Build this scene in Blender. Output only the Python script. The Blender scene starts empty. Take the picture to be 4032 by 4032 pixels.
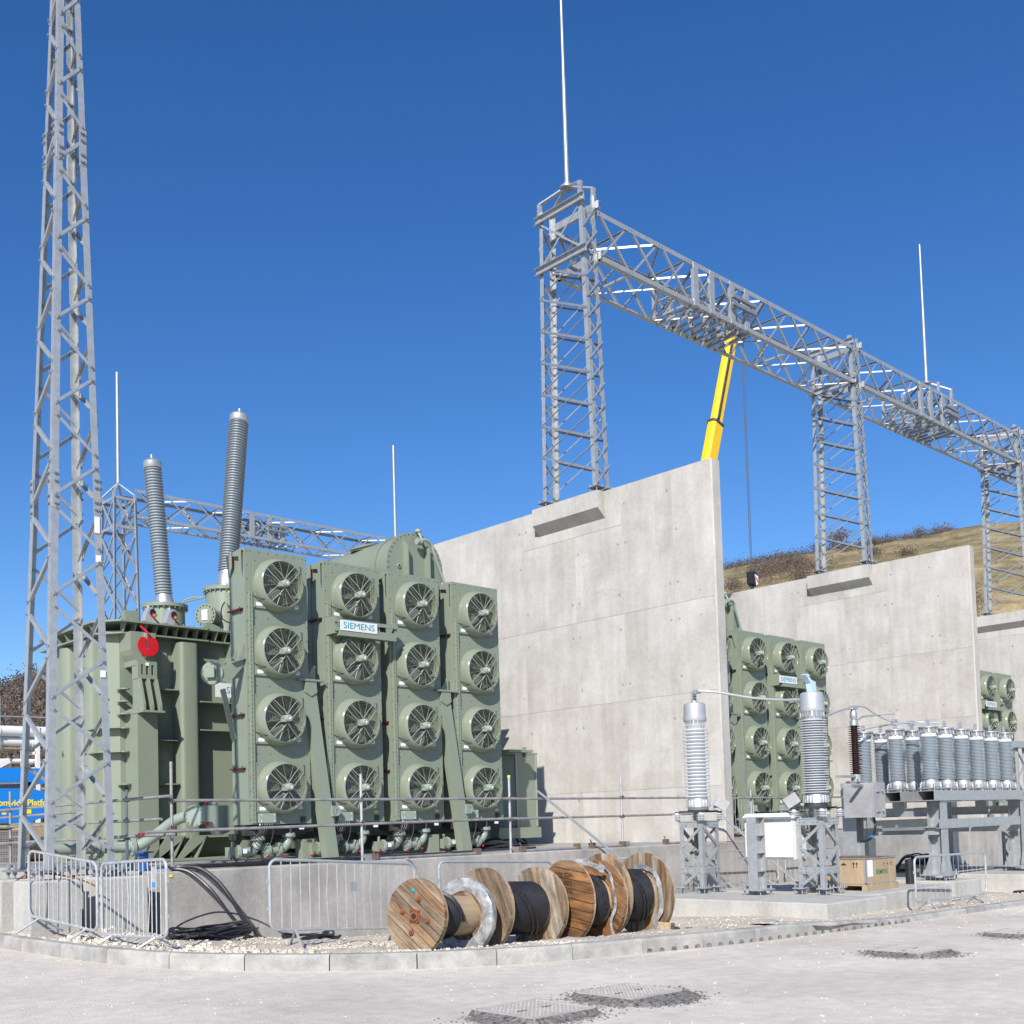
import bpy, bmesh, math, random
from math import sin, cos, pi, radians, sqrt, atan2
from mathutils import Vector, Matrix, Euler, noise
random.seed(7)
SC = bpy.context.scene
COL = SC.collection

# ------------------------------------------------------------------ camera
YAW, PITCH, ROLL = .76096734, .05338843, -.02938083
_f = Vector((sin(YAW)*cos(PITCH), cos(YAW)*cos(PITCH), sin(PITCH)))
_r = Vector((cos(YAW), -sin(YAW), 0)); _u = _r.cross(_f)
_r2 = cos(ROLL)*_r + sin(ROLL)*_u; _u2 = -sin(ROLL)*_r + cos(ROLL)*_u
cd = bpy.data.cameras.new('camera'); cam = bpy.data.objects.new('camera', cd); COL.objects.link(cam)
cam.matrix_world = Matrix(((_r2.x, _u2.x, -_f.x, 0), (_r2.y, _u2.y, -_f.y, 0), (_r2.z, _u2.z, -_f.z, 1.5), (0, 0, 0, 1)))
cd.sensor_width = 36; cd.lens = 39.326; cd.shift_y = .24587; cd.clip_end = 4000; cd.clip_start = .1
SC.camera = cam

# ------------------------------------------------------------------ light
SUN_DIR = Vector((-.34, -.24, .275)).normalized()          # towards the sun
SUN_EL = math.asin(SUN_DIR.z); SUN_AZ = atan2(SUN_DIR.x, SUN_DIR.y)
W = bpy.data.worlds.new('World'); SC.world = W; W.use_nodes = True
nt = W.node_tree; bg = nt.nodes['Background']
sky = nt.nodes.new('ShaderNodeTexSky'); sky.sky_type = 'NISHITA'; sky.sun_disc = False
sky.sun_elevation = SUN_EL; sky.sun_rotation = SUN_AZ
sky.air_density = 1.0; sky.dust_density = .25; sky.ozone_density = 4.5; sky.altitude = 100
hs = nt.nodes.new('ShaderNodeHueSaturation'); hs.inputs['Saturation'].default_value = 1.24; hs.inputs['Hue'].default_value = .509; nt.links.new(sky.outputs[0], hs.inputs['Color'])
nt.links.new(hs.outputs[0], bg.inputs[0]); bg.inputs[1].default_value = .112
sl = bpy.data.lights.new('sun', 'SUN'); sl.energy = 5.0; sl.angle = radians(.5); sl.color = (1, .945, .865)
so = bpy.data.objects.new('sun', sl); COL.objects.link(so); so.rotation_euler = SUN_DIR.to_track_quat('Z', 'Y').to_euler(); so.location = (0, 0, 40)
SC.view_settings.view_transform = 'Standard'; SC.view_settings.look = 'None'; SC.view_settings.exposure = 0.32; SC.view_settings.gamma = 1
SC.view_settings.use_curve_mapping = False

# ------------------------------------------------------------------ materials
def lin(r, g, b): return (r, g, b, 1)
def mat(name, col, rough=.6, metal=0., var=.12, scale=3., bump=0., bscale=60., coords='Object', streak=0., col2=None, vs=(1, 1, 1), spec=.5, detail=6, rnd=0., dust=0., fine=0., stain=0.):
    m = bpy.data.materials.new(name); m.use_nodes = True; n = m.node_tree.nodes; L = m.node_tree.links
    b = n['Principled BSDF']; b.inputs['Roughness'].default_value = rough; b.inputs['Metallic'].default_value = metal
    b.inputs['Specular IOR Level'].default_value = spec
    if coords == 'World':
        g = n.new('ShaderNodeNewGeometry'); src = g.outputs['Position']
    else:
        g = n.new('ShaderNodeTexCoord'); src = g.outputs['Object']
    mp = n.new('ShaderNodeMapping'); mp.inputs['Scale'].default_value = vs; L.new(src, mp.inputs[0])
    oi = n.new('ShaderNodeObjectInfo')
    if rnd > 0:
        ad = n.new('ShaderNodeVectorMath'); ad.operation = 'MULTIPLY_ADD'; ad.inputs[1].default_value = (1, 1, 1)
        mu = n.new('ShaderNodeVectorMath'); mu.operation = 'SCALE'; mu.inputs[0].default_value = (37, 17, 53); L.new(oi.outputs['Random'], mu.inputs['Scale'])
        L.new(src, ad.inputs[0]); L.new(mu.outputs[0], ad.inputs[2]); L.new(ad.outputs[0], mp.inputs[0])
    nz = n.new('ShaderNodeTexNoise'); nz.inputs['Scale'].default_value = scale; nz.inputs['Detail'].default_value = detail; nz.inputs['Roughness'].default_value = .62
    L.new(mp.outputs[0], nz.inputs['Vector'])
    mx = n.new('ShaderNodeMix'); mx.data_type = 'RGBA'
    c1 = [c*(1-var) for c in col[:3]]+[1]; c2 = list(col2)+[1] if col2 else [min(1, c*(1+var)) for c in col[:3]]+[1]
    mx.inputs[6].default_value = c1; mx.inputs[7].default_value = c2
    rp = n.new('ShaderNodeMapRange'); rp.inputs[1].default_value = .32; rp.inputs[2].default_value = .68; L.new(nz.outputs[0], rp.inputs[0]); L.new(rp.outputs[0], mx.inputs[0])
    out = mx.outputs[2]
    def mult(fac_sock, lo, hi, a, bb):
        nonlocal out
        r = n.new('ShaderNodeMapRange'); r.inputs[1].default_value = lo; r.inputs[2].default_value = hi; r.inputs[3].default_value = a; r.inputs[4].default_value = bb
        L.new(fac_sock, r.inputs[0])
        v = n.new('ShaderNodeVectorMath'); v.operation = 'SCALE'; L.new(out, v.inputs[0]); L.new(r.outputs[0], v.inputs['Scale']); out = v.outputs[0]
    if streak > 0:
        ms = n.new('ShaderNodeMapping'); ms.inputs['Scale'].default_value = (2.2, 2.2, .22); L.new(src, ms.inputs[0])
        ns = n.new('ShaderNodeTexNoise'); ns.inputs['Scale'].default_value = 2.; ns.inputs['Detail'].default_value = 7; L.new(ms.outputs[0], ns.inputs['Vector'])
        mult(ns.outputs[0], .3, .6, 1-streak, 1.)
    if stain > 0:
        ms = n.new('ShaderNodeMapping'); ms.inputs['Scale'].default_value = (.55, .55, 1.1); ms.inputs['Location'].default_value = (3, 7, 1); L.new(src, ms.inputs[0])
        ns = n.new('ShaderNodeTexNoise'); ns.inputs['Scale'].default_value = 1.; ns.inputs['Detail'].default_value = 10; ns.inputs['Roughness'].default_value = .7; ns.inputs['Distortion'].default_value = .6; L.new(ms.outputs[0], ns.inputs['Vector'])
        rs = n.new('ShaderNodeMapRange'); rs.inputs[1].default_value = .55; rs.inputs[2].default_value = .72; rs.inputs[4].default_value = stain; L.new(ns.outputs[0], rs.inputs[0])
        mm = n.new('ShaderNodeMix'); mm.data_type = 'RGBA'; mm.inputs[7].default_value = (.26, .235, .205, 1); L.new(rs.outputs[0], mm.inputs[0]); L.new(out, mm.inputs[6]); out = mm.outputs[2]
    if fine > 0:
        nf = n.new('ShaderNodeTexNoise'); nf.inputs['Scale'].default_value = scale*14; nf.inputs['Detail'].default_value = 3; L.new(mp.outputs[0], nf.inputs['Vector'])
        mult(nf.outputs[0], .3, .7, 1-fine, 1+fine)
    if rnd > 0:
        mult(oi.outputs['Random'], 0, 1, 1-rnd, 1+rnd)
    L.new(out, b.inputs['Base Color'])
    if bump > 0:
        nb = n.new('ShaderNodeTexNoise'); nb.inputs['Scale'].default_value = bscale; nb.inputs['Detail'].default_value = 5; L.new(mp.outputs[0], nb.inputs['Vector'])
        bp = n.new('ShaderNodeBump'); bp.inputs['Strength'].default_value = bump; bp.inputs['Distance'].default_value = .02; L.new(nb.outputs[0], bp.inputs['Height']); L.new(bp.outputs[0], b.inputs['Normal'])
    return m
M = {}
M['galv'] = mat('galvanised_steel', (.405, .425, .435), .42, .45, .12, 9, fine=.07)
M['galv_dark'] = mat('weathered_galvanised', (.27, .29, .32), .5, .45, .16, 7, fine=.07)
M['galv_old'] = mat('scaffold_tube_steel', (.30, .29, .29), .55, .3, .28, 6, fine=.2)
M['rail'] = mat('barrier_tube_steel', (.52, .54, .55), .38, .5, .16, 8, fine=.12)
M['green'] = mat('grey_green_paint', (.215, .25, .19), .36, 0, .05, 1.2, bump=.05, bscale=160)
M['green_gloss'] = mat('gloss_green_paint', (.215, .25, .19), .15, 0, .03, 2)
M['green_dark'] = mat('shade_dark_green', (.03, .034, .03), .7, 0, .1, 4)  # near-black green; shade inside fans and under radiators put in the colour
M['pipe_green'] = mat('pale_green_paint', (.27, .32, .27), .36, 0, .05, 2)
M['blade'] = mat('dark_gloss_blade', (.10, .11, .095), .22, .1, .05, 3)
M['wire'] = mat('guard_wire', (.20, .23, .18), .4, .1, .05, 3)
M['conc'] = mat('pale_concrete', (.43, .405, .37), .85, 0, .10, .8, bump=.2, bscale=30, coords='World', streak=.12, fine=.05, rnd=.03, detail=9, col2=(.52, .505, .475), stain=.4)
M['conc_base'] = mat('plinth_concrete', (.33, .315, .295), .85, 0, .12, .9, bump=.3, bscale=30, coords='World', streak=.2, fine=.06, rnd=.02, col2=(.44, .42, .395), stain=.4)
M['conc_pad'] = mat('pad_concrete', (.44, .43, .40), .85, 0, .12, 1.2, bump=.3, bscale=30, coords='World', streak=.14, fine=.07)
M['kerb'] = mat('kerb_concrete', (.30, .295, .28), .85, 0, .22, 3.2, bump=.3, bscale=40, coords='World', fine=.06, rnd=.05, col2=(.44, .43, .405), stain=.5)
M['road'] = mat('dusty_road', (.56, .505, .43), .92, 0, .07, .45, bump=.5, bscale=45, coords='World', fine=.09, col2=(.70, .64, .555), stain=.12, detail=9)
M['gravel'] = mat('limestone_gravel', (.54, .475, .385), .92, 0, .18, 1.8, bump=1., bscale=60, coords='World', fine=.16, col2=(.66, .60, .50))
M['stone'] = mat('loose_stone', (.55, .49, .40), .9, 0, .25, 3, coords='World', fine=.2)
M['tar'] = mat('fresh_tar', (.055, .053, .05), .9, 0, .4, 26, bump=1., bscale=70, coords='World', fine=.5, col2=(.36, .335, .31))
M['cover'] = mat('dusty_iron_cover', (.46, .43, .395), .75, .1, .12, 4, fine=.1)
M['black'] = mat('black_rubber', (.018, .018, .02), .45, 0, .3, 5)
M['cable'] = mat('black_cable_sheath', (.02, .02, .024), .42, 0, .3, 8)
M['dark'] = mat('dark_steel', (.05, .055, .06), .6, .2, .2, 5)
M['white'] = mat('white_paint', (.66, .67, .67), .5, 0, .03, 2)
M['label'] = mat('white_label', (.74, .75, .76), .5, 0, .03, 2)
M['cabinet'] = mat('white_cabinet_paint', (.66, .66, .645), .45, 0, .02, 2)
M['red'] = mat('red_paint', (.52, .012, .018), .4, 0, .1, 5)
M['maroon'] = mat('dull_red_paint', (.13, .010, .010), .5, 0, .2, 6)
M['yellow'] = mat('crane_yellow', (.80, .50, .01), .38, 0, .06, .6)
M['ylabel'] = mat('yellow_label', (.85, .68, .03), .5, 0, .04, 3)
M['blue'] = mat('blue_paint', (.015, .21, .66), .32, 0, .06, 1)
M['bluepipe'] = mat('blue_enamel', (.02, .10, .36), .35, 0, .1, 4)
M['teal'] = mat('teal_lettering', (.03, .30, .36), .5, 0, .02, 2)
M['greenink'] = mat('green_stencil', (.03, .17, .08), .7, 0, .2, 20)
M['ink'] = mat('black_stencil', (.03, .025, .02), .8, 0, .4, 30)
M['alu'] = mat('bright_aluminium', (.50, .515, .53), .42, .7, .06, 4)
M['alu_paint'] = mat('silver_paint', (.50, .51, .53), .42, .45, .05, 4)
M['porc'] = mat('grey_silicone', (.27, .31, .34), .42, 0, .06, 4)
M['porc_light'] = mat('pale_grey_porcelain', (.68, .70, .72), .22, 0, .05, 4)
M['porc_blue'] = mat('grey_silicone_pale', (.47, .52, .56), .38, 0, .05, 4)
M['porc_brown'] = mat('brown_porcelain', (.055, .012, .009), .2, 0, .15, 6)
M['castgrey'] = mat('cast_grey_box', (.33, .33, .34), .6, .1, .16, 3, bump=.15, bscale=40, fine=.1)
M['wood_new'] = mat('crate_plywood', (.38, .285, .18), .7, 0, .14, 2.5, vs=(4, 4, .8), fine=.08)
M['wood'] = mat('weathered_plank', (.12, .078, .048), .8, 0, .5, 2.2, vs=(.9, 5, 5), fine=.25, rnd=.28, col2=(.36, .265, .175), detail=9)
M['wood_red'] = mat('orange_stained_plank', (.12, .05, .022), .75, 0, .5, 2.2, vs=(.9, 5, 5), fine=.25, rnd=.3, col2=(.33, .16, .06), detail=9)
M['wood_a'] = mat('greyed_plank', (.19, .155, .12), .8, 0, .4, 2.4, vs=(.9, 5, 5), fine=.25, rnd=.25, col2=(.44, .37, .285), detail=9)
M['wood_b'] = mat('rust_stained_plank', (.13, .06, .028), .8, 0, .5, 2.0, vs=(.8, 5, 5), fine=.25, rnd=.25, col2=(.38, .235, .125), detail=9)
M['wrap'] = mat('cloudy_wrap', (.36, .39, .43), .14, .1, .5, 7, bump=.9, bscale=14, col2=(.66, .68, .70))
M['wrap'].node_tree.nodes['Principled BSDF'].inputs['Alpha'].default_value = .72
M['wood_edge'] = mat('plank_edge', (.34, .25, .16), .85, 0, .4, 14, fine=.25)
M['clampmat'] = mat('grimy_clamp', (.17, .13, .10), .75, .3, .35, 12, fine=.2)
M['rust'] = mat('rusty_iron', (.22, .075, .03), .8, .2, .35, 12, fine=.2)
M['film'] = mat('plastic_wrap', (.40, .43, .47), .15, .3, .45, 6, bump=.9, bscale=16, col2=(.70, .72, .74))
M['grate'] = mat('galvanised_grating', (.50, .55, .60), .5, .4, .08, 5, fine=.1)
M['greyblock'] = mat('grey_block', (.24, .23, .22), .85, 0, .2, 3)
M['orange'] = mat('orange_plastic', (.75, .12, .03), .5, 0, .1, 3)
M['brass'] = mat('brass', (.55, .35, .14), .35, .8, .1, 4)
M['hill_grass'] = mat('dry_hill_grass', (.12, .105, .045), .95, 0, .25, .16, coords='World', vs=(1, 1, 3), col2=(.33, .255, .14), fine=.35, detail=14)
M['hill_brown'] = mat('bare_scrub_ground', (.14, .108, .082), .95, 0, .3, .06, coords='World', fine=.35, col2=(.19, .15, .115), detail=12)
M['scrub'] = mat('bare_scrub', (.125, .098, .08), .95, 0, .3, .2, coords='World', fine=.3)
M['scrub_green'] = mat('scrub_green', (.11, .115, .055), .95, 0, .35, .2, coords='World', fine=.3)
M['bark'] = mat('bark', (.07, .05, .04), .9, 0, .2, 3)
M['yard'] = mat('yard_ground', (.42, .39, .34), .9, 0, .15, .4, coords='World', fine=.12)
M['land'] = mat('far_land', (.20, .18, .11), .95, 0, .2, .02, coords='World', fine=.2)

# ------------------------------------------------------------------ mesh building
class MB:
    def __init__(s): s.v = []; s.f = []
    def add(s, vs, fs):
        o = len(s.v); s.v += [tuple(v) for v in vs]; s.f += [tuple(i+o for i in f) for f in fs]; return s
    def box(s, x0, x1, y0, y1, z0, z1, T=None):
        vs = [Vector((x, y, z)) for z in (z0, z1) for y in (y0, y1) for x in (x0, x1)]
        if T is not None: vs = [T @ v for v in vs]
        return s.add(vs, [(0, 2, 3, 1), (4, 5, 7, 6), (0, 1, 5, 4), (2, 6, 7, 3), (0, 4, 6, 2), (1, 3, 7, 5)])
    def prism(s, poly, a, b, axis='y', T=None):
        n = len(poly)
        def P(p, d): return Vector((p[0], d, p[1])) if axis == 'y' else Vector((d, p[0], p[1])) if axis == 'x' else Vector((p[0], p[1], d))
        vs = [P(p, a) for p in poly]+[P(p, b) for p in poly]
        if T is not None: vs = [T @ v for v in vs]
        return s.add(vs, [tuple(range(n))[::-1], tuple(range(n, 2*n))]+[(i, (i+1) % n, n+(i+1) % n, n+i) for i in range(n)])
    def frame(s, p, q, up=(0, 0, 1)):
        p = Vector(p); q = Vector(q); d = (q-p); L = d.length; d.normalize(); up = Vector(up)
        if abs(d.dot(up)) > .98: up = Vector((0, 1, 0)) if abs(d.y) < .9 else Vector((1, 0, 0))
        x = up.cross(d).normalized(); y = d.cross(x); return p, q, d, x, y, L
    def bar(s, p, q, w, h, up=(0, 0, 1)):
        p, q, d, x, y, L = s.frame(p, q, up); vs = [c+x*a*w/2+y*b*h/2 for c in (p, q) for a, b in ((-1, -1), (1, -1), (1, 1), (-1, 1))]
        return s.add(vs, [(0, 3, 2, 1), (4, 5, 6, 7)]+[(i, (i+1) % 4, 4+(i+1) % 4, 4+i) for i in range(4)])
    def ang(s, p, q, w, t, up=(0, 0, 1), fx=1, fy=1):
        p, q, d, x, y, L = s.frame(p, q, up); x = x*fx; y = y*fy
        pr = [(0, 0), (w, 0), (w, t), (t, t), (t, w), (0, w)]
        vs = [c+x*(a-w*.3)+y*(b-w*.3) for c in (p, q) for a, b in pr]
        fs = [(0, 1, 2, 3), (0, 3, 4, 5), (9, 8, 7, 6), (11, 10, 9, 6)]+[(i, 6+i, 6+(i+1) % 6, (i+1) % 6) for i in range(6)]
        return s.add(vs, fs)
    def cyl(s, p, q, r, n=12, r2=None, cap=True):
        p, q, d, x, y, L = s.frame(p, q); r2 = r if r2 is None else r2
        vs = [p+(x*cos(2*pi*i/n)+y*sin(2*pi*i/n))*r for i in range(n)]+[q+(x*cos(2*pi*i/n)+y*sin(2*pi*i/n))*r2 for i in range(n)]
        fs = [(i, (i+1) % n, n+(i+1) % n, n+i) for i in range(n)]
        if cap: fs += [tuple(range(n))[::-1], tuple(range(n, 2*n))]
        return s.add(vs, fs)
    def lathe(s, prof, n=24, o=(0, 0, 0), d=(0, 0, 1), up=(1, 0, 0)):   # prof: (r, h) along d
        o = Vector(o); d = Vector(d).normalized(); up = Vector(up)
        if abs(up.dot(d)) > .95: up = Vector((0, 1, 0))
        x = up.cross(d).normalized(); y = d.cross(x); k = len(prof)
        vs = [o+d*h+(x*cos(2*pi*i/n)+y*sin(2*pi*i/n))*max(r, 1e-4) for r, h in prof for i in range(n)]
        fs = [(j*n+i, j*n+(i+1) % n, (j+1)*n+(i+1) % n, (j+1)*n+i) for j in range(k-1) for i in range(n)]
        return s.add(vs, fs)
    def tube(s, pts, r, n=8, closed=False):
        pts = [Vector(p) for p in pts]; k = len(pts); vs = []; prev = None
        for i, p in enumerate(pts):
            a = pts[(i-1) % k] if (i > 0 or closed) else p; b = pts[(i+1) % k] if (i < k-1 or closed) else p
            d = (b-a).normalized()
            if prev is None:
                up = Vector((0, 0, 1)) if abs(d.z) < .9 else Vector((0, 1, 0)); x = up.cross(d).normalized()
            else:
                x = (prev-d*prev.dot(d)); x = x.normalized() if x.length > 1e-6 else Vector((1, 0, 0))
            prev = x; y = d.cross(x); vs += [p+(x*cos(2*pi*j/n)+y*sin(2*pi*j/n))*r for j in range(n)]
        fs = [(i*n+j, i*n+(j+1) % n, ((i+1) % k)*n+(j+1) % n, ((i+1) % k)*n+j) for i in range(k if closed else k-1) for j in range(n)]
        if not closed: fs += [tuple(range(n))[::-1], tuple(range((k-1)*n, k*n))]
        return s.add(vs, fs)
    def ball(s, c, r, n=8, m=5, sz=1.):
        return s.lathe([(r*sin(pi*j/m), -r*cos(pi*j/m)*sz) for j in range(m+1)], n, c)
    def xf(s, T): s.v = [tuple(T @ Vector(v)) for v in s.v]; return s
    def mesh(s, name, m, smooth=True):
        me = bpy.data.meshes.new(name); me.from_pydata(s.v, [], s.f); me.update()
        bm = bmesh.new(); bm.from_mesh(me); bmesh.ops.recalc_face_normals(bm, faces=bm.faces); bm.to_mesh(me); bm.free()
        if smooth:
            me.shade_smooth(); me.set_sharp_from_angle(angle=radians(38))
        if m: me.materials.append(M[m] if isinstance(m, str) else m)
        return me

def link(name, data, parent=None, loc=None, rot=None):
    o = bpy.data.objects.new(name, data); COL.objects.link(o)
    if parent: o.parent = parent
    if loc is not None: o.location = loc
    if rot is not None: o.rotation_euler = rot
    return o
def obj(name, mb, m, parent=None, loc=None, rot=None, smooth=True):
    o = link(name, mb.mesh(name, m, smooth) if isinstance(mb, MB) else mb, parent, loc, rot)
    if name.endswith(('bolts', 'slots', 'holes', 'pattern', 'lugs', 'marks', 'glands', 'clamp', 'slot')): o['kind'] = 'stuff'
    return o
def tag(o, label=None, cat=None, group=None, kind=None):
    if label: o['label'] = label
    if cat: o['category'] = cat
    if group: o['group'] = group
    if kind: o['kind'] = kind
    return o
def thing(name, label, cat, loc=(0, 0, 0), rz=0, group=None):
    return tag(link(name, None, None, loc, (0, 0, rz)), label, cat, group)
def copy_tree(o, parent=None):
    c = o.copy(); COL.objects.link(c); c.parent = parent
    for ch in list(o.children): copy_tree(ch, c)
    return c
_txt = {}
def text_mesh(s, size, m, depth=.004, bold=.0):
    key = (s, size, m)
    if key in _txt: return _txt[key]
    cu = bpy.data.curves.new('lettering', 'FONT'); cu.body = s; cu.size = size; cu.extrude = depth; cu.offset = bold; cu.align_x = 'CENTER'; cu.align_y = 'CENTER'; cu.resolution_u = 3
    t = bpy.data.objects.new('lettering_source', cu); COL.objects.link(t)
    me = bpy.data.meshes.new_from_object(t.evaluated_get(bpy.context.evaluated_depsgraph_get())); bpy.data.objects.remove(t); bpy.data.curves.remove(cu)
    me.name = 'lettering'; me.materials.clear(); me.materials.append(M[m]); _txt[key] = me; return me
def arc(c, r, a0, a1, n, plane='xz'):
    out = []
    for i in range(n+1):
        a = a0+(a1-a0)*i/n; u, v = r*cos(a), r*sin(a)
        out.append(Vector((c[0]+u, c[1], c[2]+v)) if plane == 'xz' else Vector((c[0], c[1]+u, c[2]+v)) if plane == 'yz' else Vector((c[0]+u, c[1]+v, c[2])))
    return out
def smooth_path(pts, n=6):      # Catmull-Rom
    P = [Vector(p) for p in pts]; P = [2*P[0]-P[1]]+P+[2*P[-1]-P[-2]]; out = []
    for i in range(1, len(P)-2):
        for k in range(n):
            t = k/n; a, b, c, d = P[i-1:i+3]
            out.append(.5*((2*b)+(c-a)*t+(2*a-5*b+4*c-d)*t*t+(3*b-a-3*c+d)*t**3))
    out.append(P[-2]); return out
# ================================================================== setting: ground, road, kerb
def zroad(x): return -.012*(x-7.5)
KERB = [(5.45, 60), (5.45, 30), (5.45, 20), (5.45, 16.02), (5.44, 15.1), (5.46, 13.89), (5.54, 12.72), (5.76, 11.6), (6.18, 10.72), (6.74, 9.95), (7.42, 9.33), (8.15, 8.88), (9.0, 8.57), (10.28, 8.28), (11.78, 8.05), (14.44, 7.9), (17.17, 7.9), (19.55, 7.9), (30, 7.9), (60, 7.9)]
_kp = smooth_path([Vector((x, y, 0)) for x, y in KERB], 12)
_arc = [0]
for a, b in zip(_kp, _kp[1:]): _arc.append(_arc[-1]+(b-a).length)
def kerb_at(s):
    import bisect
    i = min(max(bisect.bisect(_arc, s)-1, 0), len(_kp)-2); t = (s-_arc[i])/max(1e-6, _arc[i+1]-_arc[i])
    p = _kp[i].lerp(_kp[i+1], t); d = (_kp[i+1]-_kp[i]).normalized(); return p, Vector((-d.y, d.x, 0))   # inward normal (left of travel = +x side)
def kerb_s(x, y):
    q = Vector((x, y, 0)); return min(zip(_arc, _kp), key=lambda t: (t[1]-q).length)[0]

land = obj('ground', MB().box(-1500, 1500, -1500, 1500, -2.2, -1.2), 'land'); tag(land, kind='structure')
bm = bmesh.new()
loop = [p for p in _kp if p.y <= 60 and p.x <= 60]+[Vector((60, -60, 0)), Vector((-60, -60, 0)), Vector((-60, 60, 0))]
vs = [bm.verts.new((p.x, p.y, zroad(p.x))) for p in loop]
es = [bm.edges.new((a, b)) for a, b in zip(vs, vs[1:]+vs[:1])]
bmesh.ops.triangle_fill(bm, edges=es, use_beauty=True)
me = bpy.data.meshes.new('road'); bm.to_mesh(me); bm.free(); me.materials.append(M['road'])
road = tag(link('road', me), kind='structure')
if me.polygons[0].normal.z < 0: me.flip_normals()

# kerb: individual stones along the curve
kerb = tag(link('kerb', None, None, (5.5, 14, 0)), kind='structure')
JN = [kerb_s(*q) for q in [(5.44, 15.1), (5.46, 13.89), (5.54, 12.71), (5.76, 11.56), (6.2, 10.72), (6.74, 9.93), (7.42, 9.33), (8.15, 8.88), (9.0, 8.57), (9.9, 8.35)]]
s = JN[0]; 
while s > 2: s -= .92; JN.insert(0, s)
s = JN[-1]
while s < _arc[-1]-16: s += .92; JN.append(s)
def kerb_h(x): return .17 if x < 12.5 else .17-.09*min(1, (x-12.5)/2.5)
for s0, s1 in zip(JN, JN[1:]):
    mb = MB(); n = 4; rows = []
    slot = 10.1 < kerb_at((s0+s1)/2)[0].x < 15.0
    for i in range(n+1):
        p, nn = kerb_at(s0+.006+(s1-s0-.012)*i/n); zr = zroad(p.x); h = zr+kerb_h(p.x)
        rows.append([p+Vector((0, 0, -.3)), p+Vector((0, 0, zr-.02)), p+nn*.004+Vector((0, 0, h-.03)), p+nn*.03+Vector((0, 0, h)), p+nn*.15+Vector((0, 0, h)), p+nn*.15+Vector((0, 0, -.5))])
    k = 6; vsx = [v for r in rows for v in r]
    mb.add(vsx, [(i*k+j, i*k+(j+1) % k, (i+1)*k+(j+1) % k, (i+1)*k+j) for i in range(n) for j in range(k)]+[tuple(range(k))[::-1], tuple(range(n*k, n*k+k))])
    o = obj('kerb_stone', mb, 'kerb', kerb); o.matrix_parent_inverse = Matrix.Translation((-5.5, -14, 0))
    if slot:
        mb = MB()
        for i in range(5):
            p, nn = kerb_at(s0+(s1-s0)*(i+.5)/5); d = Vector((nn.y, -nn.x, 0)); z = zroad(p.x)
            T = Matrix(((d.x, nn.x, 0, p.x), (d.y, nn.y, 0, p.y), (0, 0, 1, z), (0, 0, 0, 1)))
            mb.prism([(-.04, .012), (.04, .012), (.034, .04), (.015, .05), (-.015, .05), (-.034, .04)], -.004, .03, 'y', T)
        o2 = obj('drain_slot', mb, 'tar', o)

# gravel verge (height from spot levels)
SPOT = [(5.7, 16, .2), (6.2, 16.9, .22), (6.3, 14.5, .17), (6.0, 12.5, .13), (6.6, 15.3, .2), (7.5, 15.4, -.06), (7.4, 13.5, .05), (7.2, 11.6, .09), (8.2, 10.3, .02), (9.1, 10.5, -.06), (10.5, 10.5, -.13), (12.2, 10.3, -.165), (10.5, 15.4, -.36), (12, 15.4, -.37), (9, 15.4, -.26), (9, 13, -.16), (13, 12, -.24), (15.2, 9, -.10), (14.9, 11.9, -.14), (18, 9, -.17), (20, 8.8, -.19), (21, 15, -.25), (25, 15, -.25), (35, 15, -.35), (35, 9, -.4), (24, 9, -.25)]
for i in range(0, len(_kp), 4):
    q = _kp[i]
    if q.y < 20 and q.x < 30:
        nn = kerb_at(_arc[i])[1]; SPOT.append((q.x+nn.x*.16, q.y+nn.y*.16, zroad(q.x)+kerb_h(q.x)-.035))
def zg(x, y):
    a = b = 0
    for sx, sy, sz in SPOT:
        w = 1/((x-sx)**2+(y-sy)**2+.02)**1.6; a += w; b += w*sz
    return b/a
def kerb_off(x, y):     # signed distance inward of the kerb line
    q = Vector((x, y, 0)); i = min(range(len(_kp)), key=lambda k: (_kp[k]-q).length_squared); return (q-_kp[i]).dot(kerb_at(_arc[i])[1])
def gravel_patch(name, x0, x1, y0, y1, st, amp):
    nx = int((x1-x0)/st); ny = int((y1-y0)/st); idx = {}; vs = []; fs = []
    def vid(i, j):
        if (i, j) not in idx:
            x = x0+i*st; y = y0+j*st; z = zg(x, y); n1 = noise.noise((x*1.3, y*1.3, 1)); n2 = noise.noise((x*5, y*5, 2)); n3 = noise.noise((x*11, y*11, 5))
            z += amp*(n1*.05+n2*.035+max(0, n3)*.05)*min(1, max(.15, kerb_off(x, y)/.6))
            idx[(i, j)] = len(vs); vs.append((x, y, z))
        return idx[(i, j)]
    for i in range(nx):
        for j in range(ny):
            if kerb_off(x0+(i+.5)*st, y0+(j+.5)*st) > .09: fs.append((vid(i, j), vid(i+1, j), vid(i+1, j+1), vid(i, j+1)))
    mb = MB(); mb.add(vs, fs); return tag(obj(name, mb, 'gravel'), kind='structure')
gravel_patch('gravel_verge', 5.4, 12.6, 8.0, 16.6, .12, 1.0)
gravel_patch('gravel_verge', 12.6, 42, 7.9, 15.7, .3, .6)
gravel_patch('gravel_verge', 5.4, 8.4, 16.6, 32, .4, .6)
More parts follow.
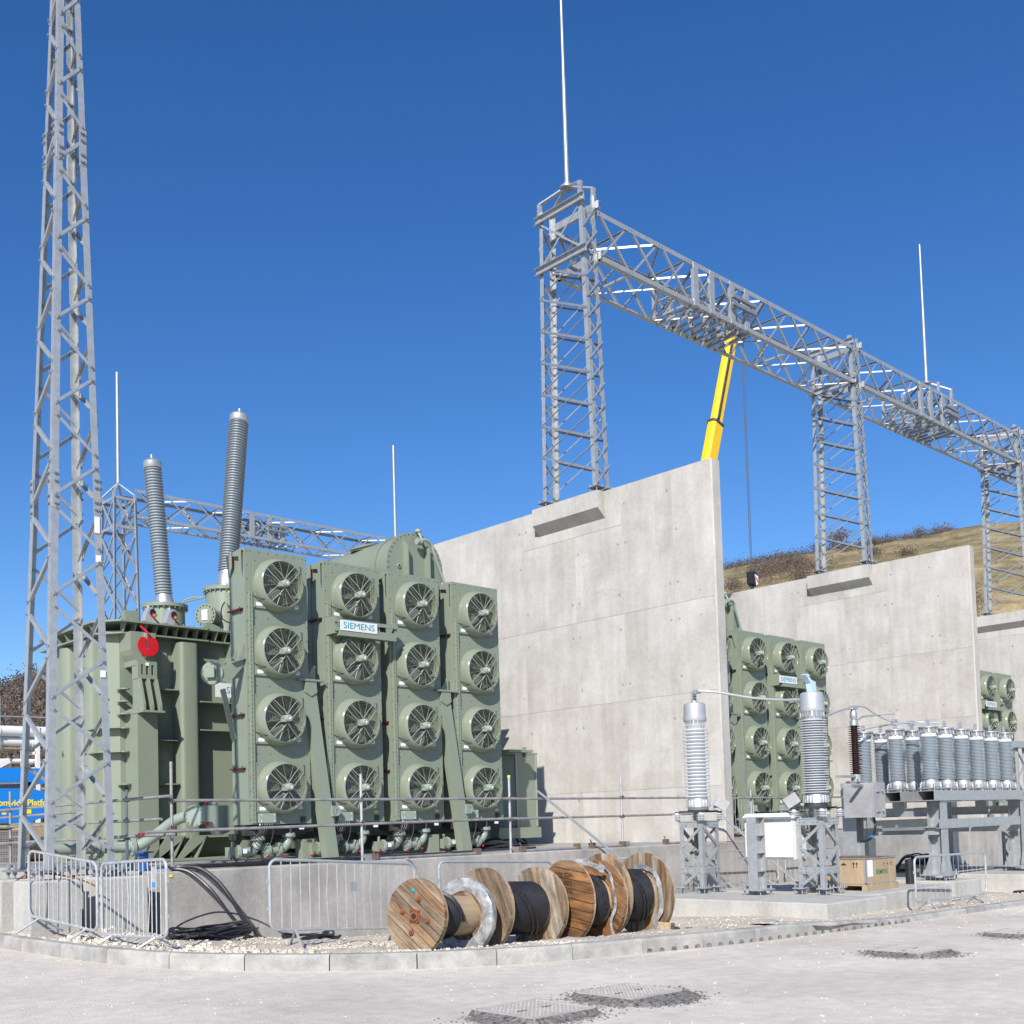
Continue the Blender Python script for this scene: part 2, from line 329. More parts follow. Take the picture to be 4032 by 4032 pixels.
# loose stones on the gravel and crumbs on the road
def rocks(name, pts, m, label):
    mb = MB()
    for x, y, z, r in pts:
        k = 5; a0 = random.random()*6; hs = random.uniform(.5, .9)
        ring = [(x+r*random.uniform(.7, 1.2)*cos(a0+2*pi*i/k), y+r*random.uniform(.7, 1.2)*sin(a0+2*pi*i/k), z-r*.3) for i in range(k)]
        top = [(x+(px-x)*random.uniform(.4, .75), y+(py-y)*random.uniform(.4, .75), z+r*hs*random.uniform(.6, 1)) for px, py, _ in ring]
        mb.add(ring+top, [tuple(range(k, 2*k))]+[(i, (i+1) % k, k+(i+1) % k, k+i) for i in range(k)])
    return tag(obj(name, mb, m, smooth=False), label, 'stones', kind='stuff')
pts = []
while len(pts) < 9000:
    if random.random() < .68: x, y = random.uniform(5.5, 9.5), random.uniform(8.9, 16.4)
    else: x, y = random.uniform(9, 24), random.uniform(8.1, 15.3)
    o = kerb_off(x, y)
    if o < .2: continue
    if x > 7.55 and y > 15.4: continue
    z = zg(x, y); n1 = noise.noise((x*.9, y*.9, 7))
    if n1 < -.1 and random.random() < .7: continue
    pts.append((x, y, z+.01, random.choice([.006, .008, .009, .012, .015, .02, .045 if x < 7.0 else .013])*random.uniform(.7, 1.2)))
rocks('gravel_stones', pts, 'stone', 'loose pale limestone stones scattered over the gravel verge behind the kerb')
pts = []
while len(pts) < 1500:
    x, y = random.uniform(1.5, 22), random.uniform(3.2, 16)
    o = kerb_off(x, y)
    if o > -.02: continue
    if o < -.5 and noise.noise((x*.7, y*.7, 3)) < random.uniform(-.2, .5): continue
    pts.append((x, y, zroad(x), random.choice([.005, .006, .008, .010, .015])*random.uniform(.7, 1.2)))
rocks('road_stones', pts, 'stone', 'small pale stones and crumbs lying loose on the dusty road')

# manhole covers with fresh tar round them
def tar_patch(cx, cy, poly, hole, label):
    bm = bmesh.new(); n = 64; rings = []
    for k, t in enumerate((0, .3, .6, .85, 1)):
        rr = []
        for i in range(n):
            a = 2*pi*i/n; r0 = hole/max(abs(cos(a)), abs(sin(a))); r1 = poly(a)*(1+.09*noise.noise((cx+cos(a)*3, cy+sin(a)*3, 0))+.07*noise.noise((cx+cos(a)*12, cy+sin(a)*12, 4)))
            r = r0+(max(r1, r0+.04)-r0)*t; x = cx+r*cos(a); y = cy+r*sin(a)
            z = zroad(x)+.038*(1-t)**1.3*(1 if t < 1 else 0)+.014*noise.noise((x*20, y*20, 0))*(0 < t < 1)+(-.004 if t == 1 else .004)
            rr.append(bm.verts.new((x, y, z)))
        rings.append(rr)
    for a, b in zip(rings, rings[1:]):
        for i in range(n): bm.faces.new((a[i], b[i], b[(i+1) % n], a[(i+1) % n]))
    me = bpy.data.meshes.new('tar_patch'); bm.to_mesh(me); bm.free(); me.materials.append(M['tar']); me.shade_smooth()
    tp_ = tag(link('tar_patch', me), label, 'tar patch', 'tar patches round the covers')
    pts = []
    for _ in range(700):
        a = random.uniform(0, 2*pi); r1 = poly(a)*random.uniform(.75, 1)+abs(random.gauss(0, .09)); x = cx+r1*cos(a); y = cy+r1*sin(a); pts.append((x, y, zroad(x), random.uniform(.005, .016)))
    cr = rocks('tar_crumbs', pts, 'tar', None); del cr['category']; cr.parent = tp_; return tp_
def cover(x, y, w, label, studs=True):
    t = thing('access_cover', label, 'cover', (x, y, zroad(x)+.04), radians(-1.5), 'access covers in the road')
    mb = MB(); f = w/2
    for a, b in ((-f, -f+.025), (f-.025, f)): mb.box(a, b, -f, f, -.1, .012); mb.box(-f+.025, f-.025, a, b, -.1, .012)
    obj('frame', mb, 'cover', t)
    for sx in (-1, 1):
        mb = MB().box(-f+.027 if sx < 0 else .003, -.003 if sx < 0 else f-.027, -f+.027, f-.027, -.06, .004)
        p = obj('cover_plate', mb, 'cover', t)
        mb = MB(); k = 13
        for i in range(7):
            for j in range(k):
                cx = (i+.5)/7*(f-.03)*sx; cy = -f+.04+(j+.5)/k*(w-.08); a = .018 if (i+j) % 2 else .008
                mb.box(cx-a*.5, cx+a*.5, cy-(.026-a)*.5, cy+(.026-a)*.5, .004, .011)
        obj('stud_pattern', mb, 'cover', p, smooth=False)
        obj('lifting_slot', MB().box(.13*sx-.045, .13*sx+.045, -.012, .012, .0042, .0075), 'dark', p)
el = lambda a, rx, ry: 1/sqrt((cos(a)/rx)**2+(sin(a)/ry)**2)
cover(6.135, 6.27, .66, 'studded square iron cover in the road, the nearest and lowest in the photo')
tar_patch(6.135, 6.27, lambda a: el(a, .50, .42)*(1.12 if sin(a+.6) < 0 else .9), .34, 'ragged black tar round the nearest studded road cover')
cover(7.3, 6.31, .64, 'square iron cover with rows of ribs, in front of the cable drums')
tar_patch(7.3, 6.31, lambda a: el(a, .47, .46)*(1.2+.15*cos(a+.9)), .33, 'ragged black tar round the ribbed cover in front of the cable drums')
cover(11.65, 6.0, .62, 'square dusty iron cover in the road beyond the drums')
tar_patch(11.65, 6.0, lambda a: el(a, .48, .42)*(1.05-.1*sin(a)), .32, 'ragged black tar round the cover in the road, towards the right')
cover(14.3, 5.85, .62, 'dusty iron cover at the right edge of the road')
tar_patch(14.3, 5.85, lambda a: el(a, .5, .42), .32, 'ragged black tar round the cover at the right edge of the road')

# ------------------------------------------------------------------ plinth, pads
t = thing('concrete_plinth', 'long grey concrete plinth that carries the transformers and the tall walls', 'plinth', (7.63, 15.47, -.4))
def chamfer_block(x0, x1, y0, y1, z0, z1, c=.02):
    mb = MB(); P = [(x0, y0), (x1, y0), (x1, y1), (x0, y1)]; Q = [(x0+c, y0+c), (x1-c, y0+c), (x1-c, y1-c), (x0+c, y1-c)]
    vs = [(x, y, z0) for x, y in P]+[(x, y, z1-c) for x, y in P]+[(x, y, z1) for x, y in Q]
    return mb.add(vs, [(3, 2, 1, 0), (8, 9, 10, 11)]+[(k*4+i, k*4+(i+1) % 4, k*4+4+(i+1) % 4, k*4+4+i) for k in (0, 1) for i in range(4)])
obj('slab', chamfer_block(0, 52, 0, 16.5, -.4, 1.342, .025), 'conc_base', t)
mb = MB()      # open grating strips let into the top
g = obj('floor_grating', MB().box(.25, 13.6, .45, 1.5, 1.3425, 1.352), 'grate', t)
mb = MB()
for i in range(66): mb.box(.27+i*.2, .28+i*.2, .46, 1.49, 1.3525, 1.356)
for i in range(8): mb.box(.26, 13.6, .5+i*.13, .512+i*.13, 1.3525, 1.357)
o = obj('grating_bars', mb, 'galv', t); o['kind'] = 'stuff'
mb = MB()
for i in range(90): mb.box(.255+i*.19, .262+i*.19, -.001, .0, 0, 0)
yard = tag(obj('yard', MB().box(-40, 130, 33.5, 120, -1, .84), 'yard'), kind='structure')
def pad(x0, x1, y0, y1, z1, label):
    return tag(obj('concrete_pad', chamfer_block(x0, x1, y0, y1, -.7, z1, .02), 'conc_pad'), label, 'concrete pad', 'equipment pads')
pad(15.12, 16.92, 9.07, 12.7, .15, 'concrete pad under the white cabinet and its two insulator stands')
pad(16.922, 20.0, 9.42, 12.72, .153, 'concrete pad under the wooden crate')
pad(20.86, 22.0, 9.75, 12.6, .15, 'concrete pad under the near legs of the arrester frame')
pad(23.45, 26.6, 9.45, 12.6, .15, 'concrete pad under the far legs of the arrester frame')

# ------------------------------------------------------------------ concrete fire walls
YE = [15.47, 16.68, 18.30, 19.94, 21.88, 23.83, 25.6, 27.5]; ZE = [.942, 2.25, 4.5, 6.72, 9.01, 10.0]
def firewall(x, label, far=False):
    t = thing('blast_wall', label, 'wall', (x, 15.47, .942), 0, 'concrete walls between the transformers')
    th = .37; c = .03
    prof = [(0.015, c), (0.02+c, 0), (th-c, 0), (th, c), (th, 12.0), (0.015, 12.0)]
    obj('core', MB().prism(prof, .001, 9.058, 'z'), 'conc', t)
    pm = {}
    for i in range(7):
        for j in range(5):
            y0, y1 = YE[i]-15.47, YE[i+1]-15.47; z0, z1 = ZE[j]-.942, ZE[j+1]-.942
            if i not in (2, 3) and j == 3: z1 = ZE[5]-.942
            if i not in (2, 3) and j == 4: continue
            if i == 0: y0 += .03
            g = .0045
            mb = MB().box(.008, .019, y0+g, y1-g, z0+(g if j else .002), z1-g if z1 < 9.05 else z1-.001)
            obj('panel', mb, 'conc', t)
    mb = MB()
    for yy in YE[1:5]:
        for zz in (1.1, 3.0, 4.0, 5.4, 6.3, 7.6, 8.6):
            for dy in (-.12, .13):
                if (int(yy*10)+int(zz*10)+(dy > 0)) % 3: mb.lathe([(.001, .004), (.03, .004), (.036, -.002)], 10, (0, yy-15.47+dy, zz), (-1, 0, 0))
    for zz in (6.0, 5.4, 3.7, 3.05): mb.lathe([(.001, .004), (.022, .003), (.024, -.001)], 8, (0, .45, zz), (-1, 0, 0))
    obj('tie_holes', mb, 'conc_base', t)
    # corbel that carries the near legs of the gantry column
    obj('corbel', MB().prism([(0.0, 8.36), (-.26, 8.6), (-.26, 9.05), (0.0, 9.057)], 3.37, 5.75, 'y'), 'conc', t)
    return t
firewall(21.5, 'tall pale concrete wall beside the first transformer, nearest of the walls')
firewall(35.25, 'tall pale concrete wall beside the second transformer, middle one')
firewall(49.0, 'tall pale concrete wall at the right edge, farthest of the walls')

# ------------------------------------------------------------------ hills
def hill(name, sky, D, foot, m, zfoot, amp, nu=110, nv=26):
    vs = []; k = len(sky)
    for i in range(nu+1):
        t = i/nu*(k-1); a = min(int(t), k-2); f = t-a; px = sky[a][0]*(1-f)+sky[a+1][0]*f; py = sky[a][1]*(1-f)+sky[a+1][1]*f
        d = _r2*((px-2016)/4404.48)+_u2*(-(py-3007.33)/4404.48)+_f; d /= sqrt(d.x**2+d.y**2)
        R = Vector((0, 0, 1.5))+d*D; h = Vector((d.x, d.y, 0))
        for j in range(nv+1):
            v = j/nv
            if v <= .85:
                u = v/.85; p = h*(foot+(D-foot)*u); z = zfoot+(R.z-zfoot)*(u**.9)
                z += amp*noise.fractal((p.x*.03, p.y*.03, 3), 1, 2, 5)*sin(pi*min(1, u*1.02))
            else:
                u = (v-.85)/.15; p = h*(D+120*u); z = R.z-14*u*u
            vs.append((p.x, p.y, z))
    fs = [(i*(nv+1)+j, (i+1)*(nv+1)+j, (i+1)*(nv+1)+j+1, i*(nv+1)+j+1) for i in range(nu) for j in range(nv)]
    o = obj(name, MB().add(vs, fs), m); tag(o, kind='structure'); return vs, nu, nv
SK = [(2500, 2330), (2700, 2285), (2854, 2240), (2935, 2222), (3019, 2206), (3100, 2194), (3167, 2180), (3307, 2155), (3441, 2143), (3514, 2128), (3617, 2111), (3721, 2090), (3799, 2074), (3876, 2061), (4006, 2052), (4300, 2020), (4800, 2005), (5400, 2060)]
HV, HU, HW = hill('hillside', SK, 240, 110, 'hill_grass', -1.2, 3.0)
SL = [(-700, 2960), (-300, 2850), (0, 2730), (78, 2706), (124, 2690), (163, 2684), (260, 2650), (380, 2640), (520, 2680), (700, 2800), (900, 2960), (1300, 3200)]
GV, GU, GW = hill('hillside', SL, 210, 95, 'hill_brown', -1.2, 2.0)
def scrub(name, vs, nu, nv, m, cnt, size, dens, label, seed, vmin=.1):
    random.seed(seed); mb = MB(); n = 0; tries = 0
    while n < cnt and tries < cnt*30:
        tries += 1
        i = random.randrange(nu); j = random.randrange(int(nv*vmin), int(nv*.86)); a = Vector(vs[i*(nv+1)+j]); b = Vector(vs[(i+1)*(nv+1)+j+1]); p = a.lerp(b, random.random())
        p.x += random.uniform(-1, 1); p.y += random.uniform(-1, 1)
        if dens and noise.fractal((p.x*.035, p.y*.035, 9), 1, 2, 3) < dens: continue
        s = size*random.uniform(.5, 1.3); n += 1
        for _ in range(48):
            c = p+Vector((random.gauss(0, s*.5), random.gauss(0, s*.5), abs(random.gauss(s*.35, s*.3)))); r = s*random.uniform(.035, .09)
            u = Vector((random.gauss(0, 1), random.gauss(0, 1), random.gauss(0, 1))).normalized(); w = u.cross(Vector((random.random(), 1, random.random()))).normalized()
            mb.add([c-u*r, c+w*r*.7, c+u*r, c-w*r*.5], [(0, 1, 2, 3)])
    return tag(obj(name, mb, m, smooth=False), label, 'scrub', kind='stuff')
def clumps(name, vs, nu, nv, m, centres, per, su, sv, size, label, seed, leaf=46):
    random.seed(seed); mb = MB()
    def HP(u, v):
        a = min(max(u, 0), .999)*nu; b = min(max(v, 0), .99)*nv; i, j = int(a), int(b); fa, fb = a-i, b-j; g = lambda i, j: Vector(vs[i*(nv+1)+j])
        return (g(i, j)*(1-fa)+g(i+1, j)*fa)*(1-fb)+(g(i, j+1)*(1-fa)+g(i+1, j+1)*fa)*fb
    for cu, cv, k in centres:
        for _ in range(int(per*k)):
            p = HP(cu+random.gauss(0, su)*k, min(.855, cv+random.gauss(0, sv)*k)); s = size*random.uniform(.5, 1.25)
            for _ in range(leaf):
                c = p+Vector((random.gauss(0, s*.5), random.gauss(0, s*.5), abs(random.gauss(s*.3, s*.32)))); r = s*random.uniform(.04, .10)
                u = Vector((random.gauss(0, 1), random.gauss(0, 1), random.gauss(0, 1))).normalized(); w = u.cross(Vector((random.random(), 1, random.random()))).normalized()
                mb.add([c-u*r, c+w*r*.7, c+u*r, c-w*r*.5], [(0, 1, 2, 3)])
    return tag(obj(name, mb, m, smooth=False), label, 'scrub', kind='stuff')
random.seed(9)
CEN = [(.125+.012*k+random.uniform(-.004, .004), .85, .25) for k in range(46)]
CEN += [(.14, .66, .5), (.155, .58, .5), (.205, .76, .9), (.225, .70, 1.1), (.24, .77, .9), (.275, .72, .9), (.30, .78, .7), (.345, .74, .9), (.37, .70, .9), (.335, .66, .7), (.47, .76, .6), (.42, .82, .4), (.53, .6, .8), (.58, .5, 1), (.49, .48, 1.2), (.45, .42, 1.2), (.52, .36, 1.2), (.60, .4, 1.2), (.56, .72, .5), (.66, .62, .8), (.7, .45, 1)]
clumps('hill_scrub', HV, HU, HW, 'scrub', CEN, 46, .012, .028, 1.7, 'brown bare bushes in clumps on the grassy hillside and along its crest', 3)
clumps('hill_scrub', HV, HU, HW, 'scrub_green', [(random.uniform(.12, .7), random.uniform(.35, .84), random.uniform(.3, .7)) for _ in range(40)], 14, .02, .03, 1.0, 'low dull green bushes scattered over the grassy hillside', 4)
scrub('hill_scrub', GV, GU, GW, 'scrub', 3800, 2.4, None, 'dense bare brown scrub covering the hill at the left edge', 5)
def hedge_tree(px, py, D, h, label):
    d = _r2*((px-2016)/4404.48)+_u2*(-(py-3007.33)/4404.48)+_f; d /= sqrt(d.x**2+d.y**2); p = Vector((0, 0, 1.5))+d*D
    t = thing('hawthorn_tree', label, 'tree', (p.x, p.y, p.z-.6), 0, 'small trees on the hill skyline')
    mb = MB(); cr = MB()
    for k in range(3):
        top = Vector((random.uniform(-.5, .5)*h*.5, random.uniform(-.3, .3)*h, h*.55)); mb.tube(smooth_path([(k*.1, 0, 0), top*.5+Vector((.1*k, 0, 0)), top], 3), .08, 5)
        for _ in range(70):
            c = top+Vector((random.gauss(h*.12, h*.22), random.gauss(0, h*.2), random.gauss(h*.15, h*.14))); r = h*random.uniform(.02, .05)
            u = Vector((random.gauss(0, 1), random.gauss(0, 1), random.gauss(0, 1))).normalized(); w = u.cross(Vector((.3, 1, .2))).normalized()
            cr.add([c-u*r*2, c+w*r*.6, c+u*r*2, c-w*r*.6], [(0, 1, 2, 3)])
    obj('trunk', mb, 'bark', t); obj('crown', cr, 'scrub', t, smooth=False)
random.seed(11)
hedge_tree(3270, 2160, 238, 4.2, 'wind-bent bare tree on the skyline, behind the middle gantry column')
hedge_tree(3307, 2152, 238, 4.8, 'taller bare tree on the skyline, right beside another behind the middle column')
hedge_tree(3205, 2172, 238, 2.6, 'low bare tree on the skyline, left of the middle gantry column')
hedge_tree(3617, 2110, 238, 2.6, 'lone bare tree on the skyline above the middle concrete wall')
hedge_tree(3440, 2141, 238, 2.4, 'low bush-like tree on the skyline, right of the middle column')
random.seed(7)
# ================================================================== lattice steelwork
def member(name, p, q, w, parent, up=(0, 0, 1), fx=1, fy=-1, m='galv', t=.008):
    return obj(name, MB().ang(p, q, w, t, up, fx, fy), m, parent, smooth=False)
def bolt_mb(mb, c, n, r=.016, h=.022): n = Vector(n); return mb.cyl(Vector(c), Vector(c)+n*h, r, 6)
def V(*a): return Vector(a)

# ---- tall tapering mast at the left, on four concrete stubs
TB = dict(x0=6.02, x1=7.0, y0=15.73, y1=16.84); TZ0, TZ1 = 1.04, 16.4
t = thing('lattice_mast', 'tall tapering galvanised lattice mast on four concrete stubs, at the left edge', 'lattice mast', (6.51, 16.285, TZ0))
cx, cy = 6.51, 16.285
def mleg(i, z):      # 1: back-left 2: near-left 3: near-right 4: back-right, local coordinates
    k = (z-TZ0)/(13.4-TZ0); hx = .49+(.182-.49)*k; hy = .555+(.185-.555)*k; ox = .075*k; oy = -.03*k
    sx = -1 if i in (1, 2) else 1; sy = -1 if i in (2, 3) else 1
    return V(sx*hx+ox, sy*hy+oy, z-TZ0)
LW = .105
for i in (1, 2, 3, 4):
    sx = 1 if i in (1, 2) else -1; sy = 1 if i in (2, 3) else -1
    mb = MB()
    for z0, z1, w in ((TZ0, 6.55, LW), (6.55, 11.85, LW*.93), (11.85, TZ1, LW*.84)):
        p, q = mleg(i, z0), mleg(i, z1); pr = [(0, 0), (w, 0), (w, .012), (.012, .012), (.012, w), (0, w)]
        vs = [c+V(a*sx, b*sy, 0) for c in (p, q) for a, b in pr]
        mb.add(vs, [(0, 1, 2, 3), (0, 3, 4, 5), (9, 8, 7, 6), (11, 10, 9, 6)]+[(k, 6+k, 6+(k+1) % 6, (k+1) % 6) for k in range(6)])
    lg = obj('leg', mb, 'galv', t, smooth=False)
    bl = MB()
    for zs in (6.5, 11.8):
        sp = MB(); c = mleg(i, zs); w = .108; d = .28
        sp.box(min(-sx*.012, -sx*.002), max(-sx*.012, -sx*.002), min(0, sy*w), max(0, sy*w), -d, d, Matrix.Translation(c)); sp.box(min(0, sx*w), max(0, sx*w), min(-sy*.012, -sy*.002), max(-sy*.012, -sy*.002), -d, d, Matrix.Translation(c))
        s = obj('splice_plate', sp, 'galv', lg, smooth=False)
        bs = MB()
        for k in range(5):
            if k == 2: continue
            zz = -.22+.11*k
            for a in (.04, .082):
                bolt_mb(bs, c+V(-sx*.012, sy*a, zz), (-sx, 0, 0), .017, .03); bolt_mb(bs, c+V(sx*a, -sy*.012, zz), (0, -sy, 0), .017, .03)
        obj('bolts', bs, 'galv_dark', lg, smooth=False)
    # foot plate, nuts, anchor bolts
    c = mleg(i, TZ0); obj('foot_plate', MB().box(-.2, .2, -.2, .2, -.03, .0, Matrix.Translation(c+V(sx*.04, sy*.04, 0))), 'galv_dark', lg)
    ab = MB()
    for a in (-.13, .13):
        for b in (-.13, .13): ab.cyl(c+V(sx*.04+a, sy*.04+b, -.16), c+V(sx*.04+a, sy*.04+b, .09), .016, 8); ab.cyl(c+V(sx*.04+a, sy*.04+b, .0), c+V(sx*.04+a, sy*.04+b, .03), .032, 6); ab.cyl(c+V(sx*.04+a, sy*.04+b, -.065), c+V(sx*.04+a, sy*.04+b, -.03), .032, 6)
    obj('anchor_bolts', ab, 'galv_dark', lg)
ZN = [1.9, 3.39, 4.87, 6.32, 7.69, 8.97, 10.2, 11.42, 12.6, 13.7, 14.8, 15.9]
ZM = [1.22]+[(a+b)/2 for a, b in zip(ZN, ZN[1:])]
bolts = MB()
for a, b in ((2, 3), (1, 2), (3, 4), (4, 1)):
    seq = []
    for k in range(len(ZN)): seq += [(b, ZM[k]), (a, ZN[k])]
    nrm = {(2, 3): V(0, -1, 0), (1, 2): V(-1, 0, 0), (3, 4): V(1, 0, 0), (4, 1): V(0, 1, 0)}[(a, b)]
    for (i, z0), (j, z1) in zip(seq, seq[1:]):
        p, q = mleg(i, z0+.05), mleg(j, z1-.05); d = (q-p).normalized(); p = p+d*.03+nrm*.006; q = q-d*.03+nrm*.006
        side = nrm.cross(d); w = .052
        pr = [(-w/2, 0), (w/2, 0), (w/2, .007), (-w/2+.007, .007), (-w/2+.007, -w*.8), (-w/2, -w*.8)]
        vs = [c+side*u+nrm*v for c in (p, q) for u, v in pr]
        obj('brace', MB().add(vs, [(0, 1, 2, 3), (0, 3, 4, 5), (9, 8, 7, 6), (11, 10, 9, 6)]+[(k, 6+k, 6+(k+1) % 6, (k+1) % 6) for k in range(6)]), 'galv', t, smooth=False)
        for c in (p+d*.05, q-d*.05): bolt_mb(bolts, c+nrm*.007, nrm, .018, .026)
obj('brace_bolts', bolts, 'galv_dark', t, smooth=False)
mb = MB().box(-.05, .05, -.003, 0, -.06, .06)
for zz, h in ((6.05, .12), (5.55, .05), (3.85, .05)):
    c = mleg(3, zz); obj('paper_label', MB().box(-.11, -.03, -.016, -.0135, -h, h, Matrix.Translation(c)), 'label', t)
for i, x, y, lab in ((1, 6.02, 16.84, 'rear left concrete stub under the tall mast, left edge of the photo'), (2, 6.02, 15.73, 'concrete stub under the nearest leg of the tall mast'), (3, 7.0, 15.73, 'concrete stub under the right leg of the tall mast, nearest the plinth corner'), (4, 7.0, 16.84, 'concrete stub under the back leg of the tall mast, mostly in shade')):
    b = obj('concrete_stub', chamfer_block(-.33, .33, -.33, .33, -.6, .91, .03), 'conc_pad', None, (x, y, 0)); tag(b, lab, 'concrete stub', 'stubs under the tall mast')

# ---- gantry columns on the walls
def xbrace(parent, P0, P1, zs, w, up, name='brace', half=False, m='galv'):
    # P0(z), P1(z): the two legs; zs: panel levels
    for z0, z1 in zip(zs, zs[1:]):
        member(name, P0(z1), P1(z0), w, parent, up, m=m)
        if not half: member(name, P1(z1)+up*.03, P0(z0)+up*.03, w, parent, up, fx=-1, m=m)
def column(xoff, label, peak=True):
    t = thing('gantry_column', label, 'gantry column', (21.575+xoff, 19.9, 10.0), 0, 'lattice columns of the gantry')
    zt = 8.1
    def leg(sx, sy):
        def f(z):
            k = max(0, z)/8.1; hy = .97+(.775-.97)*k; return V(sx*.255, sy*hy, z)
        return f
    A, B, C_, D = leg(-1, 1), leg(-1, -1), leg(1, -1), leg(1, 1)
    for L, sx, sy in ((A, 1, -1), (B, 1, 1), (C_, -1, 1), (D, -1, -1)):
        p, q = L(.12), L(zt); w = .125; pr = [(0, 0), (w, 0), (w, .012), (.012, .012), (.012, w), (0, w)]
        vs = [c+V(a*sx, b*sy, 0) for c in (p, q) for a, b in pr]
        o = obj('leg', MB().add(vs, [(0, 1, 2, 3), (0, 3, 4, 5), (9, 8, 7, 6), (11, 10, 9, 6)]+[(k, 6+k, 6+(k+1) % 6, (k+1) % 6) for k in range(6)]), 'galv', t, smooth=False)
        mb = MB().box(-.17, .17, -.17, .17, .09, .115, Matrix.Translation(L(0)+V(sx*.05, sy*.05, 0)))
        for a in (-.11, .11):
            for b in (-.11, .11): mb.cyl(L(0)+V(sx*.05+a, sy*.05+b, .02), L(0)+V(sx*.05+a, sy*.05+b, .17), .02, 6)
        obj('foot_plate', mb, 'galv_dark', o)
    zs = [.15+.868*i for i in range(8)]
    for P0, P1, up, fl in ((B, A, V(-1, 0, 0), 1), (C_, D, V(1, 0, 0), 1)):
        # sloping struts and the thinner diagonals that cross them
        for k in range(8):
            z = 6.55-.868*k
            if z-.8 > .1: member('strut', P1(z), P0(z-.8), .058, t, up, m='galv_dark')
            if z-.85 > .1: member('brace', P0(z-.09), P1(z-.85) if z-.85 > .15 else P1(.2), .038, t, -up, m='galv')
    for P0, P1, up in ((B, C_, V(0, -1, 0)), (A, D, V(0, 1, 0))):
        n = 11; zz = [.2+6.1*i/n for i in range(n+1)]
        xbrace(t, P0, P1, zz, .038, up)
    # head: heavy channels at both chord levels, side cross bracing
    for z in (6.45, 7.85):
        for P0, P1, up in ((B, A, V(-1, 0, 0)), (C_, D, V(1, 0, 0))):
            a, b = P0(z), P1(z); e = V(0, .12, 0); mb = MB().bar(a-e+up*.03, b+e+up*.03, .012, .2, V(0, 0, 1)); mb.bar(a-e+up*.07+V(0, 0, .094), b+e+up*.07+V(0, 0, .094), .09, .012, V(0, 0, 1)); mb.bar(a-e+up*.07-V(0, 0, .094), b+e+up*.07-V(0, 0, .094), .09, .012, V(0, 0, 1))
            obj('head_channel', mb, 'galv', t, smooth=False)
    for P0, P1, up in ((B, A, V(-1, 0, 0)), (C_, D, V(1, 0, 0))): xbrace(t, P0, P1, [6.5, 7.8], .048, up)
    for P0, P1, up in ((B, C_, V(0, -1, 0)), (A, D, V(0, 1, 0))): xbrace(t, P0, P1, [6.5, 7.1, 7.8], .05, up)
    if peak:
        ap = V(.06, 0, 8.62)
        for L in (A, B, C_, D):
            top = L(8.1); kn = V(top.x, top.y*.97, 8.32); sx = -1 if top.x > 0 else 1
            o = obj('peak_rafter', MB().bar(top-V(0, 0, .35), kn, .1, .1, V(1, 0, 0)).bar(kn-(ap-kn)*.02, ap+(kn-ap).normalized()*.1, .1, .035, V(0, 0, 1)), 'galv', t, smooth=False)
            bs = MB()
            for k in range(3): bolt_mb(bs, top+V(-sx*.05, 0, .1-.1*k), (-sx, 0, 0)); bolt_mb(bs, top+V(0, .05 if top.y > 0 else -.05, .1-.1*k), (0, 1 if top.y > 0 else -1, 0))
            obj('bolts', bs, 'galv_dark', o)
        r = obj('lightning_rod', MB().cyl(ap, ap+V(0, 0, 3.0), .062, 12, .052).cyl(ap+V(0, 0, 3.0), ap+V(0, 0, 6.6), .045, 12, .03), 'galv', t)
        obj('rod_base', MB().cyl(ap-V(0, 0, .06), ap, .2, 12).cyl(ap, ap+V(0, 0, .12), .09, 12), 'galv_dark', r)
    return t
column(0, 'lattice column with a peaked head and tall lightning rod, on the nearest concrete wall')
column(13.7, 'lattice column standing on the middle concrete wall', False)
column(27.5, 'lattice column standing on the farthest concrete wall, at the right edge', False)

